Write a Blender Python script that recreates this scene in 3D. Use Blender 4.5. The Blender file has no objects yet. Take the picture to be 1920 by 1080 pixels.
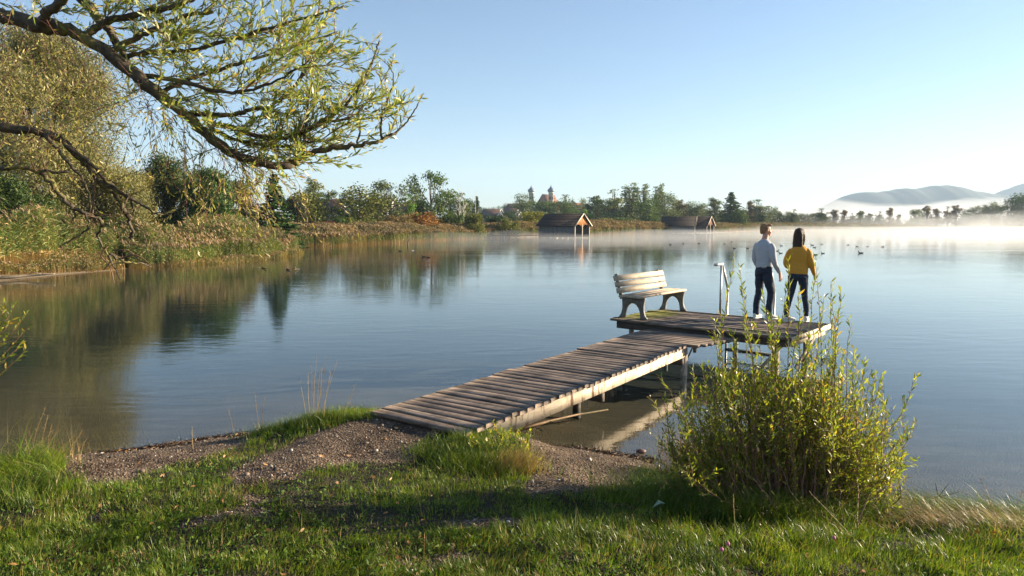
import bpy, math, random
import numpy as np
from mathutils import Vector, Matrix
R = math.radians
rng = np.random.default_rng(7)
random.seed(7)
scene = bpy.context.scene
COL = scene.collection

# ------------------------------------------------------------------ camera, world, sun, exposure
CAM_H = 2.4
F = 1280.0
PITCH = math.atan(120 / F)
cd = bpy.data.cameras.new("camera"); cam = bpy.data.objects.new("camera", cd); COL.objects.link(cam)
cd.lens = 24.0; cd.sensor_width = 36.0; cd.clip_end = 20000; cd.clip_start = 0.05
cam.location = (0, 0, CAM_H); cam.rotation_euler = (math.pi / 2 - PITCH, 0, 0)
scene.camera = cam
SUN_AZ = 13.0      # degrees in front of the +X axis
SUN_EL = 15.0
w = bpy.data.worlds.new("World"); scene.world = w; w.use_nodes = True
nt = w.node_tree
bg = nt.nodes["Background"]; sky = nt.nodes.new("ShaderNodeTexSky"); sky.sky_type = 'NISHITA'
sky.sun_disc = False; sky.sun_elevation = R(SUN_EL); sky.sun_rotation = R(90 - SUN_AZ)
sky.altitude = 600; sky.air_density = 1.0; sky.dust_density = .5; sky.ozone_density = 3.0
nt.links.new(sky.outputs[0], bg.inputs[0]); bg.inputs[1].default_value = 0.055
sl = bpy.data.lights.new("sun", 'SUN'); sun = bpy.data.objects.new("sun", sl); COL.objects.link(sun)
sl.energy = 5.0; sl.angle = R(0.5); sl.color = (1.0, 0.84, 0.62)
sdir = Vector((math.cos(R(SUN_EL)) * math.cos(R(SUN_AZ)), math.cos(R(SUN_EL)) * math.sin(R(SUN_AZ)), math.sin(R(SUN_EL))))
sun.rotation_euler = sdir.to_track_quat('Z', 'Y').to_euler()
scene.view_settings.view_transform = 'Standard'; scene.view_settings.look = 'None'
scene.view_settings.exposure = 1.88; scene.view_settings.gamma = 1.0
cy = scene.cycles
cy.max_bounces = 8; cy.transparent_max_bounces = 24; cy.volume_bounces = 0; cy.glossy_bounces = 3
cy.transmission_bounces = 4; cy.diffuse_bounces = 2
cy.sample_clamp_indirect = 6.0
cy.use_denoising = True

# ------------------------------------------------------------------ pixel -> world
CT, ST = math.cos(PITCH), math.sin(PITCH)
def ray(px, py):
    a, b = (px - 960) / F, (540 - py) / F
    return np.array([a, CT + b * ST, -ST + b * CT])
def G(px, py, z=0.0):
    d = ray(px, py); t = (z - CAM_H) / d[2]
    return np.array([d[0] * t, d[1] * t, z])
def P(px, py, Y):
    d = ray(px, py); t = Y / d[1]
    return np.array([d[0] * t, Y, CAM_H + d[2] * t])

# ------------------------------------------------------------------ helpers
def tag(o, label=None, cat=None, group=None, kind=None):
    if label: o["label"] = label
    if cat: o["category"] = cat
    if group: o["group"] = group
    if kind: o["kind"] = kind
    return o
def empty(name, loc=(0, 0, 0), rz=0.0, **k):
    o = bpy.data.objects.new(name, None); COL.objects.link(o); o.location = loc; o.rotation_euler = (0, 0, rz)
    o.empty_display_size = 0.2
    return tag(o, **k)
def mesh_np(name, V, faces, mats, parent=None, midx=None, smooth=False, loc=None, **k):
    """faces: list of (m,k) int arrays; midx: matching list of material indices (int or array)"""
    me = bpy.data.meshes.new(name)
    V = np.asarray(V, dtype=np.float32)
    faces = [np.asarray(f, dtype=np.int32) for f in faces if len(f)]
    me.vertices.add(len(V)); me.vertices.foreach_set("co", V.ravel())
    nl = sum(f.size for f in faces); nf = sum(len(f) for f in faces)
    me.loops.add(nl); me.polygons.add(nf)
    me.loops.foreach_set("vertex_index", np.concatenate([f.ravel() for f in faces]))
    tot = np.concatenate([np.full(len(f), f.shape[1], dtype=np.int32) for f in faces])
    st = np.concatenate([[0], np.cumsum(tot)[:-1]]).astype(np.int32)
    me.polygons.foreach_set("loop_start", st); me.polygons.foreach_set("loop_total", tot)
    if midx is not None:
        mi = np.concatenate([np.full(len(f), m, dtype=np.int32) if np.isscalar(m) else np.asarray(m, dtype=np.int32) for f, m in zip(faces, midx)])
        me.polygons.foreach_set("material_index", mi)
    if smooth: me.polygons.foreach_set("use_smooth", np.ones(nf, dtype=bool))
    me.update(calc_edges=True); me.validate()
    for m in (mats if isinstance(mats, (list, tuple)) else [mats]): me.materials.append(m)
    o = bpy.data.objects.new(name, me); COL.objects.link(o)
    if parent: o.parent = parent
    if loc is not None: o.location = loc
    return tag(o, **k)
class MB:
    """collects simple shapes into one mesh"""
    def __init__(s): s.v = []; s.f3 = []; s.f4 = []; s.fn = []; s.m3 = []; s.m4 = []; s.mn = []; s.n = 0; s.mi = 0
    def add(s, v, f3=None, f4=None):
        v = np.asarray(v, float).reshape(-1, 3)
        if f3 is not None and len(f3): s.f3.append(np.asarray(f3) + s.n); s.m3.append(np.full(len(f3), s.mi))
        if f4 is not None and len(f4): s.f4.append(np.asarray(f4) + s.n); s.m4.append(np.full(len(f4), s.mi))
        s.v.append(v); s.n += len(v)
    def box(s, c, d, M=None, jit=0):
        c = np.asarray(c, float); d = np.asarray(d, float) / 2
        v = np.array([[i, j, k] for i in (-1, 1) for j in (-1, 1) for k in (-1, 1)], float) * d
        if jit: v = v + rng.normal(0, jit, v.shape)
        if M is not None: v = v @ np.array(M).T
        s.add(v + c, f4=[[0, 1, 3, 2], [4, 6, 7, 5], [0, 4, 5, 1], [2, 3, 7, 6], [0, 2, 6, 4], [1, 5, 7, 3]])
    def bar(s, a, b, wd, ht, up=(0, 0, 1)):
        a = np.asarray(a, float); b = np.asarray(b, float); d = b - a; L = np.linalg.norm(d); d /= L
        sd_ = np.cross(d, up); sd_ /= np.linalg.norm(sd_) + 1e-9; u = np.cross(sd_, d)
        s.box((a + b) / 2, (L, wd, ht), np.stack([d, sd_, u], 1))
    def tube(s, pts, rad, n=8, cap=True):
        pts = np.asarray(pts, float); m = len(pts); rad = np.broadcast_to(np.asarray(rad, float), (m,))
        t = np.gradient(pts, axis=0); t /= np.linalg.norm(t, axis=1)[:, None] + 1e-12
        ref = np.array([0, 0, 1.0]) if abs(t[0][2]) < .9 else np.array([1.0, 0, 0])
        u = np.cross(t[0], ref); u /= np.linalg.norm(u); V = []
        a = np.arange(n) / n * 2 * np.pi
        for i in range(m):
            u = u - t[i] * np.dot(u, t[i]); u /= np.linalg.norm(u) + 1e-12; v_ = np.cross(t[i], u)
            V.append(pts[i] + rad[i] * (np.cos(a)[:, None] * u + np.sin(a)[:, None] * v_))
        V = np.concatenate(V)
        i = np.arange(m - 1)[:, None] * n; j = np.arange(n)[None]
        q = np.stack([i + j, i + (j + 1) % n, i + n + (j + 1) % n, i + n + j], -1).reshape(-1, 4)
        f3 = []
        if cap:
            V = np.concatenate([V, pts[:1], pts[-1:]]); k = m * n
            f3 = [[k, (x + 1) % n, x] for x in range(n)] + [[k + 1, (m - 1) * n + x, (m - 1) * n + (x + 1) % n] for x in range(n)]
        s.add(V, f3=f3, f4=q)
    def rings(s, C, A, B, n=16, ux=(1, 0, 0), uy=(0, 1, 0)):
        """ellipse rings: centres C, half widths A along ux, B along uy, capped"""
        C = np.asarray(C, float); a = np.arange(n) / n * 2 * np.pi; ux = np.array(ux, float); uy = np.array(uy, float)
        V = np.concatenate([C[i] + A[i] * np.cos(a)[:, None] * ux + B[i] * np.sin(a)[:, None] * uy for i in range(len(C))] + [C[:1], C[-1:]])
        m = len(C); i = np.arange(m - 1)[:, None] * n; j = np.arange(n)[None]
        q = np.stack([i + j, i + (j + 1) % n, i + n + (j + 1) % n, i + n + j], -1).reshape(-1, 4); k = m * n
        s.add(V, f3=[[k, (x + 1) % n, x] for x in range(n)] + [[k + 1, (m - 1) * n + x, (m - 1) * n + (x + 1) % n] for x in range(n)], f4=q)
    def ball(s, c, r, n=12, M=None):
        r = np.broadcast_to(np.asarray(r, float), (3,)); th = np.linspace(0.12, math.pi - .12, n // 2 + 2)
        a = np.arange(n) / n * 2 * np.pi
        V = np.concatenate([np.stack([np.cos(a) * math.sin(t), np.sin(a) * math.sin(t), np.full(n, math.cos(t))], 1) for t in th] + [[[0, 0, 1]], [[0, 0, -1]]]) * r
        if M is not None: V = V @ np.array(M).T
        m = len(th); i = np.arange(m - 1)[:, None] * n; j = np.arange(n)[None]
        q = np.stack([i + j, i + n + j, i + n + (j + 1) % n, i + (j + 1) % n], -1).reshape(-1, 4); k = m * n
        s.add(V + np.asarray(c, float), f3=[[k, x, (x + 1) % n] for x in range(n)] + [[k + 1, (m - 1) * n + (x + 1) % n, (m - 1) * n + x] for x in range(n)], f4=q)
    def prism(s, poly, O, U, W, N, th):
        """2d polygon (u,w) extruded by th along N from O (fan-safe polygons go in as quads strips by caller)"""
        poly = np.asarray(poly, float); O, U, W, N = [np.asarray(x, float) for x in (O, U, W, N)]
        a = O + poly[:, :1] * U + poly[:, 1:] * W; b = a + N * th; n = len(poly); base = s.n
        s.v.append(np.concatenate([a, b])); s.n += 2 * n
        s.fn.append(list(range(base, base + n))[::-1]); s.fn.append(list(range(base + n, base + 2 * n))); s.mn += [s.mi, s.mi]
        s.f4.append(np.array([[i, (i + 1) % n, n + (i + 1) % n, n + i] for i in range(n)]) + base); s.m4.append(np.full(n, s.mi))
    def build(s, name, mats, parent=None, smooth=False, **k):
        V = np.concatenate(s.v); fs = []; ms = []
        if s.f3: fs.append(np.concatenate(s.f3)); ms.append(np.concatenate(s.m3))
        if s.f4: fs.append(np.concatenate(s.f4)); ms.append(np.concatenate(s.m4))
        for f, m in zip(s.fn, s.mn): fs.append(np.array([f])); ms.append(m)
        return mesh_np(name, V, fs, mats, parent, ms, smooth, **k)

def copy_tree(o, parent=None):
    c = o.copy(); COL.objects.link(c); c.parent = parent
    for ch in o.children:
        copy_tree(ch, c)
    return c

# ------------------------------------------------------------------ noise
def vnoise(x, y, s=0):
    xi = np.floor(x).astype(np.int64); yi = np.floor(y).astype(np.int64); fx = x - xi; fy = y - yi
    fx = fx * fx * (3 - 2 * fx); fy = fy * fy * (3 - 2 * fy)
    def h(a, b):
        n = (a * 374761393 + b * 668265263 + s * 974711) & 0xffffffff
        n = ((n ^ (n >> 13)) * 1274126177) & 0xffffffff
        return ((n ^ (n >> 16)) & 0xffff) / 65535.0
    return (h(xi, yi) * (1 - fx) + h(xi + 1, yi) * fx) * (1 - fy) + (h(xi, yi + 1) * (1 - fx) + h(xi + 1, yi + 1) * fx) * fy
def fbm(x, y, s=0, o=4):
    r = 0; a = .5
    for i in range(o): r = r + a * vnoise(x * 2 ** i, y * 2 ** i, s + i); a *= .5
    return r / (1 - .5 ** o)
def poly_sd(x, y, poly):
    """signed distance, positive inside"""
    x = np.asarray(x, float).ravel(); y = np.asarray(y, float).ravel(); poly = np.asarray(poly, float)
    out = np.empty(len(x)); n = len(poly)
    for s in range(0, len(x), 60000):
        X = x[s:s + 60000]; Yv = y[s:s + 60000]; d2 = np.full(len(X), 1e18); ins = np.zeros(len(X), bool)
        for i in range(n):
            a = poly[i]; b = poly[(i + 1) % n]; e = b - a; L = e @ e + 1e-12
            t = np.clip(((X - a[0]) * e[0] + (Yv - a[1]) * e[1]) / L, 0, 1)
            d2 = np.minimum(d2, (X - a[0] - t * e[0]) ** 2 + (Yv - a[1] - t * e[1]) ** 2)
            c = ((a[1] > Yv) != (b[1] > Yv))
            ins ^= c & (X < (b[0] - a[0]) * (Yv - a[1]) / (b[1] - a[1] + 1e-15) + a[0])
        out[s:s + 60000] = np.where(ins, 1, -1) * np.sqrt(d2)
    return out

# ------------------------------------------------------------------ materials
def new_mat(name):
    m = bpy.data.materials.new(name); m.use_nodes = True; t = m.node_tree
    return m, t, t.nodes["Principled BSDF"], t.nodes["Material Output"]
def N(t, typ, **k):
    n = t.nodes.new(typ)
    for a, b in k.items():
        if isinstance(a, str) and hasattr(n, a): setattr(n, a, b)
    return n
def ramp(t, fac, stops):
    r = t.nodes.new("ShaderNodeValToRGB"); el = r.color_ramp.elements
    while len(el) > 1: el.remove(el[0])
    el[0].position = stops[0][0]; el[0].color = (*stops[0][1], 1)
    for p, c in stops[1:]: e = el.new(p); e.color = (*c, 1)
    t.links.new(fac, r.inputs[0]); return r.outputs[0]
def noise(t, scale, detail=4, rough=.6, vec=None, stretch=None, coord="Object", dist=0.0):
    n = t.nodes.new("ShaderNodeTexNoise"); n.inputs["Scale"].default_value = scale; n.inputs["Detail"].default_value = detail
    n.inputs["Roughness"].default_value = rough; n.inputs["Distortion"].default_value = dist
    if vec is None:
        c = t.nodes.new("ShaderNodeTexCoord"); vec = c.outputs[coord]
    if stretch:
        mp = t.nodes.new("ShaderNodeMapping"); mp.inputs["Scale"].default_value = stretch; t.links.new(vec, mp.inputs[0]); vec = mp.outputs[0]
    t.links.new(vec, n.inputs["Vector"]); return n.outputs["Fac"]
def mixc(t, fac, a, b, mode='MIX'):
    m = t.nodes.new("ShaderNodeMix"); m.data_type = 'RGBA'; m.blend_type = mode
    for i, v in ((0, fac), (6, a), (7, b)):
        if isinstance(v, (int, float)): m.inputs[i].default_value = v
        elif isinstance(v, tuple): m.inputs[i].default_value = (*v, 1)
        else: t.links.new(v, m.inputs[i])
    return m.outputs[2]
def bump(t, h, strength, dist, bs):
    b = t.nodes.new("ShaderNodeBump"); b.inputs["Strength"].default_value = strength; b.inputs["Distance"].default_value = dist
    t.links.new(h, b.inputs["Height"]); t.links.new(b.outputs[0], bs.inputs["Normal"]); return b
def plain(name, c, rough=.7, var=.25, scale=8, bmp=0.0, metal=0.0, stretch=None, spec=.4):
    m, t, bs, o = new_mat(name)
    n = noise(t, scale, 5, .6, stretch=stretch)
    lo = tuple(x * (1 - var) for x in c); hi = tuple(min(1, x * (1 + var)) for x in c)
    t.links.new(ramp(t, n, [(.3, lo), (.7, hi)]), bs.inputs["Base Color"])
    bs.inputs["Roughness"].default_value = rough; bs.inputs["Metallic"].default_value = metal
    bs.inputs["Specular IOR Level"].default_value = spec
    if bmp: bump(t, n, bmp, .02, bs)
    return m
def leafmat(name, stops, trans=.35, rough=.45, objcol=False, spec=.3, tint=(1.0, 1.0, .45), noise_scale=None):
    m, t, bs, o = new_mat(name)
    g = t.nodes.new("ShaderNodeNewGeometry")
    c = ramp(t, g.outputs["Random Per Island"], stops)
    if noise_scale:
        n = noise(t, noise_scale, 3, .6)
        c = mixc(t, 1.0, c, ramp(t, n, [(.32, (.5, .55, .55)), (.68, (1.42, 1.36, 1.25))]), 'MULTIPLY')
    if objcol:
        oi = t.nodes.new("ShaderNodeObjectInfo"); c = mixc(t, 1.0, c, oi.outputs["Color"], 'MULTIPLY')
    t.links.new(c, bs.inputs["Base Color"]); bs.inputs["Roughness"].default_value = rough
    bs.inputs["Specular IOR Level"].default_value = spec
    tr = t.nodes.new("ShaderNodeBsdfTranslucent"); t.links.new(mixc(t, 1.0, c, tint, 'MULTIPLY'), tr.inputs[0])
    mx = t.nodes.new("ShaderNodeMixShader"); mx.inputs[0].default_value = trans
    t.links.new(bs.outputs[0], mx.inputs[1]); t.links.new(tr.outputs[0], mx.inputs[2]); t.links.new(mx.outputs[0], o.inputs[0])
    return m

# ------------------------------------------------------------------ lake outline and terrain
near = [(-40, 22), (-26, 14), (-14, 9), (-8, 7.4), tuple(G(-40, 880)[:2]), tuple(G(130, 860)[:2]), tuple(G(220, 848)[:2]), tuple(G(330, 834)[:2]), tuple(G(440, 818)[:2]),
        tuple(G(520, 800)[:2]), tuple(G(600, 775)[:2]), tuple(G(680, 768)[:2]), tuple(G(760, 778)[:2]), tuple(G(860, 800)[:2]), tuple(G(930, 815)[:2]), tuple(G(970, 835)[:2]), tuple(G(1010, 848)[:2]),
        tuple(G(1110, 850)[:2]), tuple(G(1215, 862)[:2]), tuple(G(1260, 885)[:2]), tuple(G(1400, 905)[:2]), tuple(G(1560, 925)[:2]), tuple(G(1700, 940)[:2]), tuple(G(1800, 948)[:2]),
        tuple(G(1920, 962)[:2]), tuple(G(2100, 990)[:2]), (8, 4), (14, -2), (40, -30), (120, -60), (500, 60), (600, 330)]
farshore = [G(2300, 428.5), G(1920, 428.5), G(1700, 430), G(1560, 431), G(1420, 432.5), G(1350, 436), G(1250, 437), G(1110, 441), G(1000, 444.5), G(900, 446),
            G(800, 452), G(720, 456), G(620, 461), G(548, 464), G(540, 470), G(538, 477), G(480, 486), G(400, 493), G(300, 499), G(245, 501), G(228, 506), G(120, 515), G(0, 528), G(-200, 560)]
LAKE = np.array(near + [tuple(p[:2]) for p in farshore])
PW0, PW1 = G(720, 773, .5)[:2], G(880, 800, .5)[:2]
def gz(x, y):
    x = np.asarray(x, float).ravel(); y = np.asarray(y, float).ravel()
    sd = -poly_sd(x, y, LAKE)
    wob = (fbm(x * 1.3, y * 1.3, 3) - .5) * .35 * np.clip(1 - y / 60, 0, 1)
    sd = sd + wob
    near_ = y < 20
    up = np.where(near_, .78 * (1 - np.exp(-.27 * np.maximum(sd, 0) / .78)), 1.2 * (1 - np.exp(-np.maximum(sd, 0) / 8)))
    z = np.where(sd > 0, up, -np.minimum(np.where(near_, .09, .12) * np.maximum(-sd, 0), 3.0))
    nf = np.clip(1 - np.abs(y) / 25, 0, 1)
    z = z + nf * np.clip(sd * 2 + .4, 0, 1) * ((fbm(x * 2.2, y * 2.2, 11) - .5) * .09 + (fbm(x * 9, y * 9, 12, 3) - .5) * .045)
    ex, ey = PW1 - PW0; L2 = ex * ex + ey * ey; tt = np.clip(((x - PW0[0]) * ex + (y - PW0[1]) * ey) / L2, 0, 1)
    dd = np.hypot(x - PW0[0] - tt * ex, y - PW0[1] - tt * ey); wgt = np.exp(-(dd / .75) ** 2) * np.clip(sd * 3 + .5, 0, 1); z = z + (np.maximum(z, .445) - z) * wgt
    m = np.exp(-((x + 3.9) ** 2 / .6 + (y - 5.2) ** 2 / .9)); z = z + .14 * m
    z = z + 9 * np.exp(-((x - 40) ** 2 / 150 ** 2 + (y - 720) ** 2 / 250 ** 2))
    return z

_ts = np.linspace(2, 16, 900)
def GT(px, py):
    d = ray(px, py); X, Y, Z = d[0] * _ts, d[1] * _ts, CAM_H + d[2] * _ts; g = np.maximum(gz(X, Y), 0); k = int(np.argmax(Z < g)); return np.array([X[k], Y[k], g[k]])

# ------------------------------------------------------------------ masks on the near bank (world polygons)
def gp(pts, z): return np.array([GT(a, b)[:2] for a, b in pts])
PATH = gp([(690, 772), (760, 790), (850, 808), (790, 830), (770, 862), (690, 866), (600, 880), (500, 912), (430, 908), (440, 880), (500, 852), (560, 820), (640, 800)], .42)
BEACH = gp([(990, 800), (1240, 840), (1235, 880), (1150, 915), (1050, 934), (975, 928), (1005, 880), (985, 850)], .15)
LBEACH = gp([(90, 850), (130, 846), (440, 808), (500, 806), (490, 822), (450, 838), (390, 856), (330, 872), (240, 906), (170, 912), (120, 885)], .2)
TRAIL = gp([(470, 925), (520, 935), (440, 985), (370, 1000), (330, 990), (400, 960)], .6)
BARE = gp([(850, 975), (960, 965), (980, 990), (880, 1000)], .65)
BARE2 = gp([(700, 1050), (900, 1020), (930, 1060), (760, 1085)], .68)
def gravel_mask(x, y):
    n = (fbm(x * 5, y * 5, 21) - .5) * .28
    sh = [poly_sd(x, y, PATH) + n * .9, poly_sd(x, y, BEACH) + n, poly_sd(x, y, LBEACH) + n * .7,
          poly_sd(x, y, TRAIL) * .8 + n * 1.1 - .03, poly_sd(x, y, BARE) * .8 + n * 1.1 - .03, poly_sd(x, y, BARE2) * .8 + n * 1.1 - .05]
    return np.clip(np.max(sh, axis=0) / .08 + .5, 0, 1)

# ------------------------------------------------------------------ terrain: one sheet to the horizon
ys = [-30, -20, -12, -7, -4, -2, 0, 1.2]
while ys[-1] < 6000:
    y = ys[-1]; ys.append(y + (0.045 if 1.2 <= y < 9.5 else max(.045, (y - 9) * .035)))
ys = np.array(ys); us = np.sinh(np.linspace(-2.2, 2.2, 560)); us = us / us.max() * 3.2
YY, UU = np.meshgrid(ys, us, indexing="ij"); XX = UU * (np.abs(YY) + 5)
ZZ = gz(XX, YY)
V = np.stack([XX.ravel(), YY.ravel(), ZZ], 1)
ny, nx = XX.shape; i = np.arange(ny - 1)[:, None] * nx; j = np.arange(nx - 1)[None]
Q = np.stack([i + j, i + j + 1, i + nx + j + 1, i + nx + j], -1).reshape(-1, 4)
m, t, bs, out = new_mat("bank_soil_and_gravel")
at = t.nodes.new("ShaderNodeAttribute"); at.attribute_name = "grass"
tc = t.nodes.new("ShaderNodeTexCoord")
vor = t.nodes.new("ShaderNodeTexVoronoi"); vor.inputs["Scale"].default_value = 55; t.links.new(tc.outputs["Object"], vor.inputs["Vector"])
vor2 = t.nodes.new("ShaderNodeTexVoronoi"); vor2.inputs["Scale"].default_value = 22; t.links.new(tc.outputs["Object"], vor2.inputs["Vector"])
stone = ramp(t, vor.outputs["Color"], [(0, (.05, .036, .024)), (.35, (.105, .073, .047)), (.7, (.18, .13, .09)), (1, (.32, .25, .18))])
big = ramp(t, noise(t, 2.6, 7, .75), [(.38, (.38, .32, .28)), (.5, (.85, .8, .76)), (.65, (1.1, 1.05, 1.0))])
grav = mixc(t, 1.0, stone, big, 'MULTIPLY')
soil = ramp(t, noise(t, 9, 5), [(.3, (.012, .010, .005)), (.55, (.035, .03, .012)), (.75, (.08, .055, .028))])
col = mixc(t, at.outputs["Fac"], grav, soil)
sep = t.nodes.new("ShaderNodeSeparateXYZ"); t.links.new(tc.outputs["Object"], sep.inputs[0])
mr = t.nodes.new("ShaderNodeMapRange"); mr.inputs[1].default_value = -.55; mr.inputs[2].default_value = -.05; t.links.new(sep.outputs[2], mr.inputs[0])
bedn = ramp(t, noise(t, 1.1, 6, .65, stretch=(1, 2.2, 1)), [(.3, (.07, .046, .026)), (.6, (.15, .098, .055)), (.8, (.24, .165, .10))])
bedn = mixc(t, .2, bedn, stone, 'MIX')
bed = mixc(t, mr.outputs[0], (.006, .012, .014), bedn)  # darker silt with depth; light lost in the water is painted in too
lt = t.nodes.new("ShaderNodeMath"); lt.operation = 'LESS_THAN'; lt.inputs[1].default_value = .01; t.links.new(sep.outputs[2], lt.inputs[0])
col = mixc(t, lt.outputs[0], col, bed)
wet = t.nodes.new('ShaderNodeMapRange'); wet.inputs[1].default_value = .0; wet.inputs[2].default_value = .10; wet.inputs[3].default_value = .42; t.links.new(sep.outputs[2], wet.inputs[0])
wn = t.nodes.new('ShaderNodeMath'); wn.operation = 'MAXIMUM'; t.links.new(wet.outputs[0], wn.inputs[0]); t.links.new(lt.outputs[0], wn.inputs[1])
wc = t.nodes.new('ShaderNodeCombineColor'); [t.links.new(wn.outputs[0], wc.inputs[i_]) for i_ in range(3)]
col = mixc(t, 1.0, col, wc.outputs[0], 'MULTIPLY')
far = t.nodes.new("ShaderNodeMapRange"); far.inputs[1].default_value = 14; far.inputs[2].default_value = 40; t.links.new(sep.outputs[1], far.inputs[0])
fm = t.nodes.new("ShaderNodeMath"); fm.operation = 'MULTIPLY'; gt = t.nodes.new("ShaderNodeMath"); gt.operation = 'SUBTRACT'; gt.inputs[0].default_value = 1; t.links.new(lt.outputs[0], gt.inputs[1])
t.links.new(far.outputs[0], fm.inputs[0]); t.links.new(gt.outputs[0], fm.inputs[1])
sandm = t.nodes.new('ShaderNodeMapRange'); sandm.inputs[1].default_value = .12; sandm.inputs[2].default_value = .3; t.links.new(sep.outputs[2], sandm.inputs[0])
meadow = ramp(t, noise(t, .05, 5), [(.3, (.06, .08, .02)), (.6, (.12, .12, .04)), (.8, (.18, .15, .07))])
meadow = mixc(t, sandm.outputs[0], (.34, .26, .17), meadow)
col = mixc(t, fm.outputs[0], col, meadow)
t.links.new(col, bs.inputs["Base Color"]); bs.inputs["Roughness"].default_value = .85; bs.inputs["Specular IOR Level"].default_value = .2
ad = t.nodes.new("ShaderNodeMath"); ad.operation = 'ADD'; t.links.new(vor.outputs["Distance"], ad.inputs[0]); t.links.new(noise(t, 14, 6, .7), ad.inputs[1])
bump(t, ad.outputs[0], .9, .025, bs)
ground = mesh_np("ground", V, [Q], m, smooth=True, kind="structure")
gm = 1 - gravel_mask(V[:, 0], V[:, 1])
a = ground.data.attributes.new("grass", 'FLOAT', 'POINT'); a.data.foreach_set("value", gm.astype(np.float32))

# ------------------------------------------------------------------ water
m, t, bs, out = new_mat("lake_water")
t.nodes.remove(bs)
tc = t.nodes.new("ShaderNodeTexCoord")
n1 = noise(t, 1.0, 4, .55, vec=tc.outputs["Object"], stretch=(1.1, 3.4, 1), dist=.4)
n2 = noise(t, 1.0, 3, .5, vec=tc.outputs["Object"], stretch=(.12, .3, 1))
n3 = noise(t, 1.0, 2, .5, vec=tc.outputs["Object"], stretch=(5, 11, 1))
mm = t.nodes.new("ShaderNodeMath"); mm.operation = 'MULTIPLY'; t.links.new(n1, mm.inputs[0])
rr = t.nodes.new("ShaderNodeMapRange"); rr.inputs[1].default_value = .35; rr.inputs[2].default_value = .65; rr.inputs[3].default_value = .35; rr.inputs[4].default_value = 1.0
t.links.new(n2, rr.inputs[0]); t.links.new(rr.outputs[0], mm.inputs[1])
m3 = t.nodes.new("ShaderNodeMath"); m3.operation = 'MULTIPLY_ADD'; m3.inputs[1].default_value = .05; t.links.new(n3, m3.inputs[0]); t.links.new(mm.outputs[0], m3.inputs[2])
bp = t.nodes.new("ShaderNodeBump"); bp.inputs["Strength"].default_value = .6; bp.inputs["Distance"].default_value = .0125
t.links.new(m3.outputs[0], bp.inputs["Height"])
gl = t.nodes.new("ShaderNodeBsdfGlossy"); gl.inputs["Roughness"].default_value = .03; gl.inputs[0].default_value = (1, 1, 1, 1); t.links.new(bp.outputs[0], gl.inputs["Normal"])
trn = t.nodes.new("ShaderNodeBsdfTransparent"); trn.inputs[0].default_value = (.72, .80, .78, 1)
fr = t.nodes.new("ShaderNodeFresnel"); fr.inputs[0].default_value = 1.34; t.links.new(bp.outputs[0], fr.inputs["Normal"])
ge = t.nodes.new("ShaderNodeNewGeometry"); fb = t.nodes.new("ShaderNodeMix"); fb.inputs[3].default_value = .06; t.links.new(ge.outputs["Backfacing"], fb.inputs[0]); t.links.new(fr.outputs[0], fb.inputs[2])
mx = t.nodes.new("ShaderNodeMixShader"); t.links.new(fb.outputs[0], mx.inputs[0]); t.links.new(trn.outputs[0], mx.inputs[1]); t.links.new(gl.outputs[0], mx.inputs[2])
t.links.new(mx.outputs[0], out.inputs[0])
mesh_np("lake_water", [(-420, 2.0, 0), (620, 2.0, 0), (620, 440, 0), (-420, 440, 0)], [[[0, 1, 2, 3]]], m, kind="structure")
WATER_Y0 = 2.0

# ------------------------------------------------------------------ grass on the near bank
def blades(X, Yc, Z, H, Wd, lean, az, twist, seg=3):
    n = len(X); up = np.array([0, 0, 1.0]); d = np.stack([np.cos(az), np.sin(az), np.zeros(n)], 1)
    s = np.stack([-np.sin(az + twist), np.cos(az + twist), np.zeros(n)], 1)
    P0 = np.stack([X, Yc, Z], 1); rows = []
    for k in range(seg + 1):
        f = k / seg
        ang = lean * f
        c = P0 + (H * f * np.cos(ang * .75))[:, None] * up + (H * f * np.sin(ang))[:, None] * d
        wv = Wd * (1 - f ** 1.6) * .5
        if k < seg: rows += [c - wv[:, None] * s, c + wv[:, None] * s]
        else: rows += [c]
    V = np.stack(rows, 1).reshape(-1, 3); nv = 2 * seg + 1; b = np.arange(n)[:, None] * nv
    q = np.concatenate([b + np.array([2 * k, 2 * k + 1, 2 * k + 3, 2 * k + 2]) for k in range(seg - 1)])
    tri = b + np.array([2 * seg - 2, 2 * seg - 1, 2 * seg])
    return V, q, tri
def cat_blades(parts):
    Vs, Q_, T_, mq, mt, o = [], [], [], [], [], 0
    for (V, q, t_), mi in parts:
        Vs.append(V); Q_.append(q + o); T_.append(t_ + o); mq.append(np.full(len(q), mi)); mt.append(np.full(len(t_), mi)); o += len(V)
    return np.concatenate(Vs), [np.concatenate(Q_), np.concatenate(T_)], [np.concatenate(mq), np.concatenate(mt)]
grass_m = leafmat("grass_blade_green", [(0, (.055, .105, .010)), (.35, (.105, .185, .014)), (.7, (.175, .26, .02)), (.88, (.28, .31, .035)), (.93, (.30, .24, .08)), (1, (.38, .28, .12))], .48, .38, spec=.45, noise_scale=1.5)
straw_m = leafmat("grass_blade_dry", [(0, (.2, .11, .045)), (.5, (.36, .24, .10)), (1, (.52, .4, .2))], .3, .55, noise_scale=2)
def scatter_band(n, y0, y1, xm=.86, pw=1.6):
    u = rng.random(n); y = (y0 ** (1 - pw) + u * (y1 ** (1 - pw) - y0 ** (1 - pw))) ** (1 / (1 - pw))
    x = (rng.random(n) * 2 - 1) * (xm * y + .5)
    return x, y
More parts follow.
